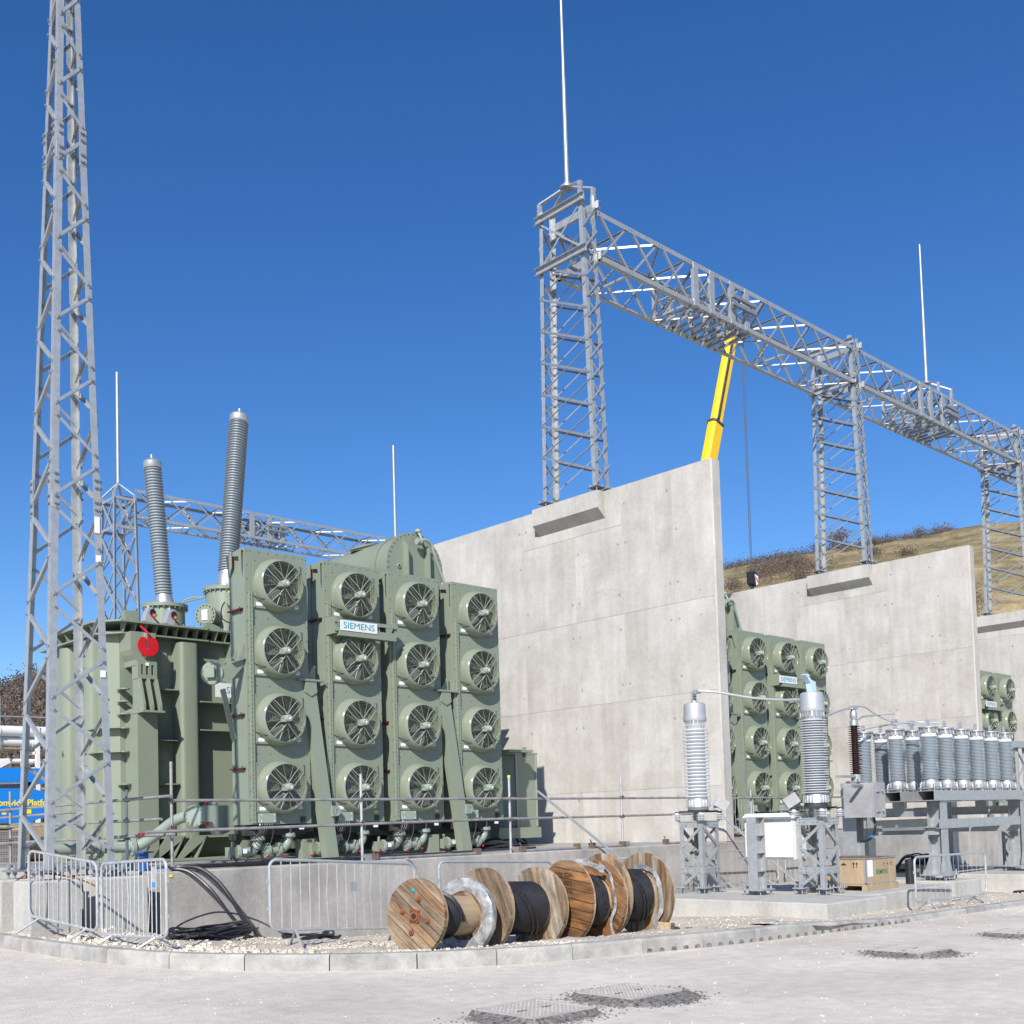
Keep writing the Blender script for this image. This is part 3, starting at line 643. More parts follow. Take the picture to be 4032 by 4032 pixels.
# ---- gantry beams
def beam(x0, x1, label, mid=None, rod=False, y0=19.04, y1=20.6, zb=16.35, zt=17.68, loc=None, nseg=10, group='lattice beams of the gantry'):
    t = thing('gantry_beam', label, 'gantry beam', (x0, y0, zb), 0, group)
    L = x1-x0; dy = y1-y0; h = zt-zb
    cs = {}
    for ny, nz, fx, fy in ((0, 0, 1, 1), (0, 1, 1, -1), (1, 0, -1, 1), (1, 1, -1, -1)):
        y, z = ny*dy, nz*h; w = .135; pr = [(0, 0), (w, 0), (w, .012), (.012, .012), (.012, w), (0, w)]
        vs = [V(x, y+(a if ny == 0 else -a), z+(b if nz == 0 else -b)) for x in (0, L) for a, b in pr]
        o = obj('chord', MB().add(vs, [(0, 1, 2, 3), (0, 3, 4, 5), (9, 8, 7, 6), (11, 10, 9, 6)]+[(k, 6+k, 6+(k+1) % 6, (k+1) % 6) for k in range(6)]), 'galv', t, smooth=False)
        bs = MB()
        for k in range(nseg+1):
            for e in (-.06, .06): bolt_mb(bs, V(min(L-.05, max(.05, L*k/nseg+e)), y-.001 if ny == 0 else y+.001, z+(.06 if nz == 0 else -.06)), (0, -1 if ny == 0 else 1, 0), .014)
        if ny == 0: obj('bolts', bs, 'galv_dark', o, smooth=False)
    st = L/nseg
    for yy, up in ((.02, V(0, -1, 0)), (dy-.02, V(0, 1, 0))):
        for k in range(nseg):
            a, b = k*st+.08, (k+1)*st-.08
            member('brace', V(a, yy, h-.06), V(b, yy, .06), .06, t, up); member('brace', V(b, yy+up.y*-.03, h-.06), V(a, yy+up.y*-.03, .06), .06, t, up, fx=-1)
    for zz, up in ((.02, V(0, 0, -1)), (h-.02, V(0, 0, 1))):
        for k in range(nseg):
            a, b = k*st, (k+1)*st; y_ = (.08, dy-.08) if k % 2 == 0 else (dy-.08, .08)
            member('brace', V(a+.05, y_[0], zz), V(b-.05, y_[1], zz), .055, t, up)
        for k in range(1, nseg, 2): member('strut', V(k*st, .08, zz), V(k*st, dy-.08, zz), .06, t, up)
    for k in range(0, nseg+1, 2):   # inner cross frames
        member('strut', V(k*st if k else .1, .06, .08), V(k*st if k else .1, dy-.06, h-.08), .055, t, V(1, 0, 0))
    if mid:
        mx = mid-x0
        for k, dx in enumerate((-2.1, -1.32, -.3, .45)):
            for yy, s in ((.0, -1), (dy, 1)): obj('hanger_plate', MB().box(mx+dx-.11, mx+dx+.11, min(yy, yy+s*.012), max(yy, yy+s*.012), .02, h-.02).box(mx+dx-.11, mx+dx-.098, min(yy, yy-s*.1), max(yy, yy-s*.1), .02, h-.02), 'galv', t, smooth=False)
            member('brace', V(mx+dx, .05, .08), V(mx+dx, dy-.05, h-.08), .07, t, V(1, 0, 0)); member('brace', V(mx+dx+.05, dy-.05, .08), V(mx+dx+.05, .05, h-.08), .07, t, V(1, 0, 0))
            member('strut', V(mx+dx, .05, h*.5), V(mx+dx, dy-.05, h*.5), .07, t, V(1, 0, 0))
        for k in range(9):
            a = mx-2.3+.36*k; obj('hanger_rail', MB().bar(V(a, .06, -.02), V(a+.22, dy-.06, -.02), .06, .09), 'galv', t, smooth=False)
        for k in range(5):
            a = mx-2.1+.64*k
            member('brace', V(a, .3, .1), V(a+.6, dy-.35, h-.1), .06, t, V(0, -1, 0)); member('brace', V(a+.6, .35, .1), V(a, dy-.3, h-.1), .06, t, V(0, 1, 0)); member('strut', V(a, .5, h*.55), V(a+.64, .5, h*.45), .06, t); member('strut', V(a, dy-.5, h*.45), V(a+.64, dy-.5, h*.55), .06, t)
        for dz in (.55, .78): obj('outrigger_beam', MB().bar(V(mx-.5, -.14, dz), V(mx+.7, -.14, dz), .1, .1), 'galv_dark', t, smooth=False)
        if rod:
            ap = V(mx, dy*.5, h+.75)
            for a in (-.55, .55):
                for yy in (.05, dy-.05): obj('peak_rafter', MB().bar(V(mx+a, yy, h-.1), V(mx+a, yy, h+.4), .09, .09, (1, 0, 0)).bar(V(mx+a, yy, h+.36), ap, .09, .05), 'galv', t, smooth=False)
            r = obj('lightning_rod', MB().cyl(ap, ap+V(0, 0, 3.0), .062, 12, .055).cyl(ap+V(0, 0, 3.0), ap+V(0, 0, 5.6), .05, 12, .035), 'galv', t)
            obj('rod_base', MB().cyl(ap-V(0, 0, .06), ap, .18, 12), 'galv_dark', r)
    return t
beam(21.85, 35.0, 'long lattice beam from the peaked column to the middle column, yellow crane boom behind it', 28.2)
beam(35.56, 48.85, 'lattice beam beyond the middle column, with a lightning rod on its midspan frame', 42.1, True)
beam(49.35, 62.5, 'stub of lattice beam running out of the photo at the right edge')

# ---- far gantry behind the transformer
def far_column(x, y, label):
    t = thing('gantry_column', label, 'gantry column', (x, y, -1.2), 0, 'columns of the far gantry')
    H = 18.3
    L = {}
    for sx in (-1, 1):
        for sy in (-1, 1):
            L[(sx, sy)] = (lambda sx, sy: lambda z: V(sx*(.75-.25*z/H), sy*(.95-.3*z/H), z))(sx, sy)
            o = obj('leg', MB().ang(L[(sx, sy)](0), L[(sx, sy)](H), .15, .014, (1, 0, 0)), 'galv', t, smooth=False)
    zz = [H*i/11 for i in range(12)]
    for a, b, up in (((-1, -1), (1, -1), V(0, -1, 0)), ((-1, 1), (1, 1), V(0, 1, 0)), ((-1, -1), (-1, 1), V(-1, 0, 0)), ((1, -1), (1, 1), V(1, 0, 0))):
        xbrace(t, L[a], L[b], zz, .075, up)
        for z in (H-1.4, H-.05): member('head_channel', L[a](z), L[b](z), .13, t, up)
    ap = V(0, 0, H+.85)
    for k in L: obj('peak_rafter', MB().bar(L[k](H-.1), L[k](H+.25), .11, .11, (1, 0, 0)).bar(L[k](H+.22), ap, .09, .05), 'galv', t, smooth=False)
    obj('lightning_rod', MB().cyl(ap, ap+V(0, 0, 5.3), .085, 10, .07), 'galv', t)
far_column(22.5, 49.8, 'distant lattice column with a lightning rod, seen left of the first bushing')
far_column(38.8, 49.8, 'distant lattice column with a lightning rod, its head just above the ribbed tank end')
beam(23.0, 38.3, 'distant lattice beam passing behind the two tall bushings', 30.5, False, 49.1, 50.5, 16.25, 17.6, group='beam of the far gantry')
# ================================================================== fans and radiators
FM = {}
def fan_meshes():
    n = 40
    cowl = MB().lathe([(.51, 0), (.508, .06), (.498, .12), (.484, .165), (.466, .205), (.448, .228), (.432, .238), (.428, .232), (.42, .02)], n, (0, 0, 0), (0, -1, 0)).mesh('cowl', 'green_gloss')
    back = MB()
    for k in range(14): back.bar((-.37+.057*k, -.012, -.37), (-.37+.057*k, -.012, .37), .008, .02)
    back = MB().lathe([(.001, .014), (.42, .014), (.42, .0)], n, (0, 0, 0), (0, -1, 0)).mesh('shade_disc', 'green_dark')  # plain dark disc; the dimness behind the blades is painted in
    g = MB()
    for k in range(11):
        r = .10+.0325*k; g.tube([(r*cos(2*pi*i/36), -.238+.02*(1-r/.4)*-1, r*sin(2*pi*i/36)) for i in range(36)], .0016, 3, True)
    for k in range(12):
        a = 2*pi*(k+.35)/12; g.cyl((.1*cos(a), -.256, .1*sin(a)), (.43*cos(a), -.236, .43*sin(a)), .0046, 5)
    g = g.mesh('wire_guard', 'wire', False)
    bl = MB(); rows = []
    for i in range(6):
        r = .09+.29*i/5; w = .10+.10*sin(pi*(.25+.6*i/5)); tw = radians(52-30*i/5)
        for s in (-1, 0, 1): rows.append(V(r, -.11-.5*w*s*sin(tw)+.012*(s == 0), .8*w*s*cos(tw)+.05*(i/5)**2))
    m_ = len(rows); vs = rows+[v+V(0, .006, 0) for v in rows]; fs = []
    for i in range(5):
        for j in range(2):
            q = (i*3+j, i*3+j+1, i*3+j+4, i*3+j+3); fs += [q, tuple(x+m_ for x in q[::-1])]
    bl.add(vs, fs); blade = bl.mesh('blade', 'blade')
    hub = MB().lathe([(.001, .17), (.085, .165), (.1, .14), (.1, .06)], 20, (0, 0, 0), (0, -1, 0)).mesh('hub', 'green_dark')
    mot = MB().lathe([(.001, .385), (.055, .383), (.068, .365), (.072, .25), (.072, .17), (.03, .165)], 14, (0, 0, 0), (0, -1, 0)).box(-.12, -.05, -.33, -.25, -.07, -.01).mesh('motor', 'pipe_green')
    cap = MB().lathe([(.001, .389), (.022, .388), (.022, .38)], 10, (0, 0, 0), (0, -1, 0)).mesh('motor_cap', 'label')
    ar = MB()
    for a in (-.07, .07): ar.tube([(.06, -.29, a*.75), (.15, -.29, a*.95), (.27, -.262, a*1.0), (.432, -.244, a*.95)],   .0075, 6)
    arm = ar.mesh('support_arm', 'pipe_green')
    tin = MB().box(.39, .43, -.262, -.235, -.1, .1).mesh('arm_clip', 'pipe_green')
    cab = MB().tube(smooth_path([(-.27, -.25, -.28), (-.33, -.2, -.31), (-.42, -.1, -.30), (-.5, -.03, -.25), (-.53, -.01, -.24)]), .009, 6).mesh('fan_cable', 'cable')
    pl = MB().box(-.515, .515, -.01, .012, -.46, .46, Matrix.Translation((0, -.012, 0)))
    for sx in (-1, 1):
        for sz in (-1, 1): pl.cyl((sx*.49, -.012, sz*.435), (sx*.49, -.036, sz*.435), .013, 6)
    pl = pl.mesh('fan_plate', 'green')
    l1 = MB().box(-.46, -.33, -.0255, -.0225, -.42, -.355).mesh('rating_label', 'label'); l2 = MB().box(.37, .455, -.0255, -.0225, -.40, -.335).mesh('rating_label', 'label'); l2b = MB().box(.39, .435, -.0275, -.0257, -.37, -.36).mesh('print', 'ink')
    return dict(cowl=cowl, shade_disc=back, wire_guard=g, blade=blade, hub=hub, motor=mot, motor_cap=cap, support_arm=arm, fan_cable=cab, fan_plate=pl, l1=l1, l2=l2, l2b=l2b)
FM = fan_meshes()
def fan(parent, x, z, ph):
    f = link('fan', None, parent, (x, -.012, z))
    for k in ('fan_plate', 'cowl', 'shade_disc', 'hub', 'motor', 'motor_cap', 'fan_cable', 'wire_guard'): link(k, FM[k], f)
    for k in range(5): link('blade', FM['blade'], f, None, (0, ph+2*pi*k/5, 0))
    for k in range(4): link('support_arm', FM['support_arm'], f, None, (0, radians(45+90*k), 0))
    link('rating_label', FM['l1'], f); link('rating_label', FM['l2'], f); link('rating_label', FM['l2b'], f)
    return f
RM = {}
def bolts_row(mb, p, q, n, nrm, r=.011):
    p = V(*p); q = V(*q)
    for i in range(n): bolt_mb(mb, p.lerp(q, i/(n-1)), nrm, r, .016)
def radiator_meshes():
    H = 5.12; Wd = 1.34; D = .56
    fr = MB().box(0, Wd, 0, .012, 0, H)                        # front sheet
    fr.box(0, .05, .012, .06, 0, H).box(Wd-.05, Wd, .012, .06, 0, H)
    RM['front_sheet'] = fr.mesh('front_sheet', 'green')
    b = MB()
    for x in (.028, Wd-.028): bolts_row(b, (x, 0, .1), (x, 0, H-.05), 20, (0, -1, 0))
    for z in (H-.04, ): bolts_row(b, (.1, 0, z), (Wd-.1, 0, z), 7, (0, -1, 0))
    for z in (1.31, 2.575, 3.84): bolts_row(b, (.2, 0, z), (Wd-.1, 0, z), 5, (0, -1, 0))
    RM['bolts'] = b.mesh('bolts', 'green', False)
    sp = MB().box(.012, .03, .06, D, .0, H-.12).box(.0, .03, D-.11, D, .0, H-.1).box(-.004, .012, .055, .075, 0, H-.02)
    RM['side_panel'] = sp.mesh('side_panel', 'green', False)
    sr = MB().box(Wd-.03, Wd-.012, .06, D, 0, H-.12); RM['side_panel_r'] = sr.mesh('side_panel', 'green', False)
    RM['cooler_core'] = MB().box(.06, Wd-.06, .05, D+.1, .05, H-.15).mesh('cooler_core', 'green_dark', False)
    tp = MB().prism([(.0, H-.1), (.03, H), (.2, H+.02), (D-.15, H-.01), (D-.03, H-.06), (D, H-.12), (D, H-.3), (0.02, H-.3)], .02, .2, 'x').prism([(.0, H-.1), (.03, H), (.2, H), (D, H-.12), (D, H-.2), (0.02, H-.2)], .2, Wd-.02, 'x')
    RM['top_header'] = tp.mesh('top_header', 'green', False)
    lg = MB().prism([(.03, H-.05), (.33, H-.05), (.33, H-.12), (.12, H-.16), (.03, H-.5)], -.06, -.045, 'x').prism([(.36, H-.02), (D, H-.08), (D, H-.14), (.48, H-.5), (.36, H-.3)], -.06, -.045, 'x').box(-.06, .012, .03, .3, H-.06, H-.045)
    RM['lifting_lug'] = lg.mesh('lifting_lug', 'green', False)
    RM['red_edge'] = MB().prism([(.33, H-.12), (.335, H-.12), (.13, H-.165), (.12, H-.165)], -.062, -.043, 'x').box(-.062, -.043,   .3525, .356, H-.3, H-.04).mesh('red_edge', 'maroon', False)
    RM['red_strip'] = MB().box(-.06, .012, .06, D, -.006, .016).mesh('red_strip', 'maroon', False)
    RM['strip_bolts'] = MB().box(-.05, .012, .1, D-.06, -.02, -.006).cyl((-.03, .16, .016), (-.03, .16, .05), .012, 6).cyl((-.03, .44, .016), (-.03, .44, .05), .012, 6).cyl((-.03, .16, -.05), (-.03, .16, -.02), .012, 6).cyl((-.03, .44, -.05), (-.03, .44, -.02), .012, 6).mesh('strip_bolts', 'dark', False)
    tr = MB().box(.055, .058, -.05, -.0, .02, 4.32).box(.058, .125, -.05, -.047, .02, 4.32).box(.125, .128, -.05, 0, .02, 4.32)
    RM['cable_tray'] = tr.mesh('cable_tray', 'green', False)
    pf = MB()
    for k in range(52): pf.box(.078, .088, -.0512, -.0502, .08+.081*k, .12+.081*k)
    RM['tray_slots'] = pf.mesh('tray_slots', 'green_dark', False)
    jb = MB().box(.17, .50, -.1, 0, .03, .20).box(.165, .505, -.108, -.1, .028, .202); RM['junction_box'] = jb.mesh('junction_box', 'pipe_green', False)
    js = MB()
    for x in (.2, .47):
        for z in (.06, .17): js.cyl((x, -.108, z), (x, -.113, z), .012, 8)
    for k in range(6): js.cyl((.2+.05*k, -.05, .03), (.2+.05*k, -.05, -.02), .011, 8)
    RM['glands'] = js.mesh('glands', 'label')
    jc = MB()
    for k in range(4): jc.tube(smooth_path([(.2+.06*k, -.05, -.02), (.17+.05*k, -.06, -.14), (.10+.05*k, .0, -.26+.02*k), (.02+.05*k, .1, -.12)]), .010, 5)
    jc.tube(smooth_path([(.47, -.05, -.02), (.46, -.06, -.2), (.38, -.02, -.42), (.2, .05, -.46), (.05, .1, -.36)]), .010, 5)
    RM['cables'] = jc.mesh('cables', 'cable')
    RM['warning_label'] = MB().box(1.1, 1.19, -.004, -.001, .17, .22).mesh('warning_label', 'ylabel'); RM['dark_socket'] = MB().box(1.1, 1.2, -.03, -.001, .02, .13).mesh('dark_socket', 'dark')
    RM['tag_label'] = MB().box(1.06, 1.17, -.012, -.008, -.11, -.06).mesh('tag_label', 'label')
    RM['bottom_header'] = MB().box(.02, Wd-.02, .16, D, -.2, -.002).mesh('bottom_header', 'green_dark', False)  # header coloured dark for the shade below the radiators
radiator_meshes()
def radiator(x, y, z, label, group, warn=True):
    t = thing('cooling_radiator', label, 'radiator', (x, y, z), 0, group)
    for k in ('front_sheet', 'side_panel', 'cooler_core', 'top_header', 'lifting_lug', 'cable_tray', 'junction_box', 'bottom_header', 'cables'): link(k, RM[k], t)
    link('side_panel', RM['side_panel_r'], t); link('bolts', RM['bolts'], t); link('red_edge', RM['red_edge'], t)
    for zz in (.35, 1.03, 2.02, 3.98)[1:]:
        s = link('red_strip', RM['red_strip'], t, (0, 0, zz)); link('strip_bolts', RM['strip_bolts'], s)
    tr = [c for c in t.children if c.name.startswith('cable_tray')][0]; link('tray_slots', RM['tray_slots'], tr)
    jb = [c for c in t.children if c.name.startswith('junction_box')][0]; link('glands', RM['glands'], jb)
    if warn: link('warning_label', RM['warning_label'], t)
    link('dark_socket', RM['dark_socket'], t); link('tag_label', RM['tag_label'], t)
    random.seed(int(x*100))
    for k, zz in enumerate((4.47, 3.21, 1.945, .675)): fan(t, .665, zz, random.random()*6)
    return t
RX = [10.57, 12.30, 13.87, 15.58]; RY, RZ = 18.09, 1.62; BAY = 13.75
LB = [['leftmost radiator of the nearest transformer, with four fans and a clear left flank', 'second radiator of the nearest transformer, the one behind its white name sign', 'third radiator of the nearest transformer, in front of the ribbed tank end', 'rightmost radiator of the nearest transformer, beside the pale wall'],
      ['mostly hidden first radiator of the second transformer, at the edge of the nearest wall', 'second radiator of the second transformer, first one fully clear of the nearest wall', 'third radiator of the second transformer, the one behind its white name sign', 'rightmost radiator of the second transformer, partly behind the tall white insulator'],
      ['', '', 'radiator of the third transformer with the small white name sign, at the right edge', 'rightmost radiator of the third transformer, at the right edge of the photo']]
GR = ['radiators of the nearest transformer', 'radiators of the second transformer', 'radiators of the third transformer']
for b in range(3):
    for i in range(4):
        if LB[b][i]: radiator(RX[i]+BAY*b, RY, RZ, LB[b][i], GR[b], warn=i > 0)

def name_sign(x, z, w, h, y, label, x0, x1):
    t = thing('name_sign', label, 'sign', (x, y, z), 0, 'name signs')
    obj('sign_plate', MB().box(-w/2, w/2, -.012, 0, -h/2, h/2), 'white', t)
    s = link('lettering', text_mesh('SIEMENS', h*.86, 'teal', .002, 0), t, (0, -.0155, -.0), (pi/2, 0, 0)); s.scale = (.84*w/max(.01, s.dimensions.x), 1, 1)
    mb = MB()
    for zz in (-.08, .09): mb.box(x0-x, x1-x, .012, .05, zz-.035, zz+.035)
    for xx in (x0-x+.03, x1-x-.03): mb.box(xx-.03, xx+.03, .05, abs(y-RY)+.0, -.16, .17)
    mb.box(x0-x+.08, x1-x-.06, .0, .2, -h/2-.1, -h/2-.01)
    obj('sign_bracket', mb, 'green', t, smooth=False)
name_sign(12.87, 5.43, .88, .2, 17.75, 'white sign with teal lettering on the nearest radiator bank', 12.33, 13.85)
name_sign(14.265+BAY, 5.41, .91, .2, 17.75, 'white sign with teal lettering on the second transformer radiators', 13.9+BAY, 15.4+BAY)
name_sign(14.18+2*BAY, 5.42, .91, .2, 17.75, 'small white sign on the third transformer radiators, at the right edge', 13.9+2*BAY, 15.4+2*BAY)

# support frame, inclined braces and pipework below the radiators
def cooler_frame(b, label, braces=True):
    o = BAY*b; t = thing('radiator_frame', label, 'support frame', (13.75+o, 18.4, .942), 0, 'frames under the radiators')
    O = V(13.75, 18.4, .942)
    def p(name, mb, m, par=t): return obj(name, mb.xf(Matrix.Translation(-O)), m, par, smooth=name not in ('brace', 'beam', 'post'))
    p('beam', MB().box(10.5, 17.1, 18.42, 18.5, 1.34, 1.46).box(10.5, 17.1, 18.58, 18.7, 1.34, 1.46), 'green_dark')  # beams painted near-black for the shade they sit in
    for x in (11.98, 15.1): p('post', MB().box(x-.13, x+.13, 18.3, 18.56, .945, 1.32).box(x-.22, x+.22, 18.2, 18.66, .943, .96), 'green')
    if braces:
        for x0, x1 in ((11.92, 12.22), (15.3, 15.62)):
            s = p('brace', MB().bar((x1, 17.93, .95), (x0, 18.17, 4.3), .25, .21, (0, 1, 0)), 'green')
            p('foot', MB().box(x1-.2, x1+.2, 17.75, 18.1, .943, .965), 'green', s)
            p('lifting_eye', MB().lathe([(.1, -.018), (.1, .018), (.045, .018), (.045, -.018), (.1, -.018)], 14, (x1+.1, 17.86, 1.84), (0, 1, 0)).box(x1+.0, x1+.1, 17.842, 17.878, 1.74, 1.94), 'pipe_green', s)
            p('head_bracket', MB().box(x0-.28, x0+.3, 18.0, 18.35, 4.33, 4.37).prism([(x0-.12, 4.33), (x0+.12, 4.33), (x0+.14, 4.12), (x0, 4.04), (x0-.14, 4.12)], 18.02, 18.05, 'y').prism([(x0-.02, 4.37), (x0+.22, 4.37), (x0+.22, 4.66), (x0+.18, 4.66)], 18.2, 18.22, 'y'), 'green', s)
    return t
cooler_frame(0, 'green frame with two inclined braces holding up the nearest radiators'); cooler_frame(1, 'green frame with an inclined brace under the second radiator bank'); cooler_frame(2, 'green frame under the third radiator bank, right edge', False)
def flange(mb, c, d, r, w=.03, n=16): c = V(*c); d = V(*d).normalized(); mb.lathe([(.02, -w), (r, -w), (r, w), (.02, w)], n, c, d)
def flange_bolts(mb, c, d, r, n=8, h=.05):
    c = V(*c); d = V(*d).normalized(); x = V(0, 0, 1).cross(d); x = x.normalized() if x.length > .1 else V(1, 0, 0); y = d.cross(x)
    for i in range(n): q = c+(x*cos(2*pi*(i+.5)/n)+y*sin(2*pi*(i+.5)/n))*r; mb.cyl(q-d*h, q+d*h, .014, 6)
def pipe_set(x, lab, grp):
    t = thing('oil_pipe_set', lab, 'pipes', (x, 18.35, RZ), 0, grp)
    a = MB(); a.tube([(.32, -.02, -.08), (.32, -.02, -.26)]+smooth_path([(.32, -.02, -.28), (.30, -.02, -.38), (.22, -.02, -.47), (.1, -.02, -.5), (-.1, -.02, -.5)], 4), .085, 12); obj('elbow_pipe', a, 'pipe_green', t)
    a = MB(); a.tube([(.98, -.02, -.05), (.98, -.02, -.2)]+smooth_path([(.98, -.02, -.24), (.95, -.02, -.36), (.86, -.02, -.45), (.74, -.02, -.48), (.45, -.02, -.48)], 4), .085, 12); obj('elbow_pipe', a, 'pipe_green', t)
    f = MB(); g = MB()
    for c, d in (((.32, -.02, -.26), (0, 0, 1)), ((.98, -.02, -.21), (0, 0, 1)), ((.74, -.02, -.48), (1, 0, 0)), ((.5, -.02, -.48), (1, 0, 0)), ((-.12, -.02, -.5), (1, 0, 0))):
        f = MB(); g = MB(); flange(f, c, d, .14); flange_bolts(g, c, d, .115); q = obj('flange', f, 'pipe_green', t); obj('flange_bolts', g, 'green', q)
    obj('valve', MB().box(-.3, -.1, -.12, .08, -.6, -.4).cyl((-.2, -.02, -.4), (-.2, -.02, -.3), .03, 10), 'green', t)
    obj('valve_tag', MB().box(-.06, .02, -.15, -.14, -.52, -.44), 'label', t)
    r = MB()
    for c in ((-.3, -.14, -.6), (.47, -.12, -.6), (.8, -.16, -.58), (1.12, -.2, -.08)): r.ball(c, .024, 8, 5)
    obj('red_cap', r, 'red', t)
    obj('loop_cable', MB().tube(smooth_path([(-.25, -.13, -.55), (-.2, -.14, -.66), (-.02, -.14, -.67), (.1, -.13, -.5), (.12, -.1, -.3)]), .012, 6), 'cable', t)
PL = [['pale green pipe elbows below the leftmost radiator of the nearest bank', 'pale green pipe elbows below the second radiator of the nearest bank', 'pale green pipe elbows below the third radiator of the nearest bank', 'pale green pipe elbows below the rightmost radiator of the nearest bank'], ['', 'pipe elbows low down under the second bank, left of the white cabinet', 'pipe elbows low down under the second bank, behind the white cabinet', 'pipe elbows low down under the second bank, rightmost ones']]
for b in range(2):
    for i in range(4):
        if PL[b][i]: pipe_set(RX[i]+BAY*b, PL[b][i], 'pipework under the radiators')

# ================================================================== transformer
def bushing(parent, O, base, top, z0, z1, rc, rs, nshed, mat_='porc'):
    base = V(*base)-O; top = V(*top)-O; d = (top-base).normalized(); L = (top-base).length
    f = lambda z: (z-z0)/(z1-z0)*L
    pr = [(rc, 0)]; p = L/nshed
    for k in range(nshed):
        h = p*k; pr += [(rc, h+p*.12), (rs, h+p*.34), (rs, h+p*.44), (rc, h+p*.72)]
    pr.append((rc, L))
    b = obj('bushing', MB().lathe(pr, 28, base, d), mat_, parent)
    obj('bushing_foot', MB().lathe([(rc+.035, -.36), (rc+.035, -.1), (rc+.02, -.08), (rc+.01, 0)], 24, base, d), 'alu', b)
    obj('bushing_cap', MB().lathe([(rc+.02, L), (rc+.035, L+.03), (rc+.035, L+.14), (rc*.95, L+.19), (.05, L+.22), (.03, L+.235), (.03, L+.31), (.001, L+.315)], 24, base, d), 'alu', b)
    return b
O = V(14, 22, .942)
def transformer(label):
    t = thing('power_transformer', label, 'transformer', tuple(O), 0, 'large transformers')
    Tm = Matrix.Translation(-O)
    def p(name, mb, m='green', par=t, smooth=True): return obj(name, mb.xf(Tm), m, par, smooth=smooth)
    tank = p('tank', MB().prism([(9.45, 21.76), (9.7, 21.5), (19.3, 21.5), (19.3, 24.3), (9.45, 24.3)], 1.0, 5.6, 'z'))
    for y in (22.2, 23.35):
        P = [(9.46, y-.28)]+[(9.46-.2*sin(a)**.7-.0, y-.24*cos(a)) for a in [pi*k/10 for k in range(11)]]+[(9.46, y+.28)]
        p('tank_column', MB().prism(P, 1.1, 5.44, 'z'))
    def cornerbox(x0, x1, y0, y1, z0, z1, r=.09):
        P = [(x0, y1), (x1, y1)]+[(x1-r+r*cos(a), y0+r-r*sin(a)) for a in [pi/2*k/4 for k in range(5)]]+[(x0+r-r*sin(a), y0+r-r*cos(a)) for a in [pi/2*k/4 for k in range(5)]]
        return MB().prism(P, z0, z1, 'z')
    p('tank_column', cornerbox(10.82, 11.23, 21.1, 21.52, 1.1, 5.42)); p('tank_column', cornerbox(13.1, 13.6, 21.1, 21.52, 1.1, 5.42)); p('tank_column', cornerbox(16.2, 16.7, 21.1, 21.52, 1.1, 5.42))
    # cover rim: two plates with gussets between
    rim = [(9.22, 21.7), (9.6, 21.2), (11.5, 21.2), (11.56, 21.24), (19.5, 21.24), (19.5, 24.45), (9.22, 24.45)]
    cv = p('cover_rim', MB().prism(rim, 5.74, 5.775, 'z').prism([(x+.02, y+.02) for x, y in rim], 5.50, 5.53, 'z'), smooth=False)
    for k in range(16):
        x = 9.72+.225*k; p('gusset', MB().prism([(21.24, 5.74), (21.5, 5.74), (21.5, 5.53), (21.38, 5.53)], x, x+.02, 'x'), par=cv, smooth=False)
    for k in range(6):
        y = 21.9+.42*k; p('gusset', MB().prism([(9.25, 5.74), (9.46, 5.74), (9.46, 5.53), (9.36, 5.53)], y, y+.02, 'y'), par=cv, smooth=False)
    b = MB()
    for k in range(34): b.cyl((9.65+.22*k, 21.25, 5.775), (9.65+.22*k, 21.25, 5.81), .018, 6)
    for k in range(10): b.cyl((9.28, 21.8+.25*k, 5.775), (9.28, 21.8+.25*k, 5.81), .018, 6)
    p('rim_bolts', b, 'green', cv, False)
    for x0, x1, y0, zs in ((10.24, 10.81, 21.12, (4.42, 3.39, 2.5)), (11.24, 12.4, 21.16, (4.22, 3.63)), (9.62, 9.8, 21.26, (3.62, 3.15)), (13.6, 16.2, 21.2, (4.18, 2.9)), (9.62, 9.8, 21.2, (4.4, 4.15, 3.9, 2.5))):
        for z in zs: p('stiffener', MB().prism([(x0, 21.5), (x1, 21.5), (x1, y0+.06), (x1-.06, y0), (x0+.06, y0), (x0, y0+.06)], z-.012, z+.012, 'z'), smooth=False)
    for z in (3.63, 3.15): p('stiffener', MB().prism([(9.45, 21.76), (9.7, 21.5), (9.6, 21.28), (9.28, 21.62), (9.28, 22.1), (9.45, 22.1)], z-.012, z+.012, 'z'), smooth=False)
    for z0, z1 in ((4.75, 5.3), (2.95, 4.1)): p('blank_plate', MB().box(10.27, 10.7, 21.47, 21.5, z0, z1).box(10.29, 10.68, 21.462, 21.47, z0+.03, z1-.03), smooth=False)
    p('blank_plate', MB().prism([(12.05, 5.5), (12.2, 5.5), (12.28, 4.2), (12.1, 4.2)], 21.2, 21.5, 'y'), smooth=False)
    # lifting post with hinge block, slotted block and red disc
    post = p('lifting_post', MB().box(9.81, 10.23, 20.95, 21.5, 1.0, 4.0), smooth=False)
    p('upper_bracket', MB().prism([(9.71, 5.52), (10.23, 5.52), (10.23, 4.85), (9.81, 4.85), (9.81, 4.96), (9.75, 5.06), (9.71, 5.16)], 21.0, 21.5, 'y'), par=post, smooth=False)
    p('slotted_block', MB().box(9.82, 10.22, 20.93, 21.2, 4.58, 4.66).box(9.82, 10.22, 20.93, 21.2, 4.86, 4.93).box(9.82, 9.89, 20.93, 21.2, 4.66, 4.86).box(9.93, 9.99, 20.93, 21.2, 4.66, 4.86).box(10.04, 10.10, 20.93, 21.2, 4.66, 4.86).box(10.15, 10.22, 20.93, 21.2, 4.66, 4.86).box(9.86, 10.16, 21.1, 21.2, 4.66, 4.86), par=post, smooth=False)
    hb = MB()
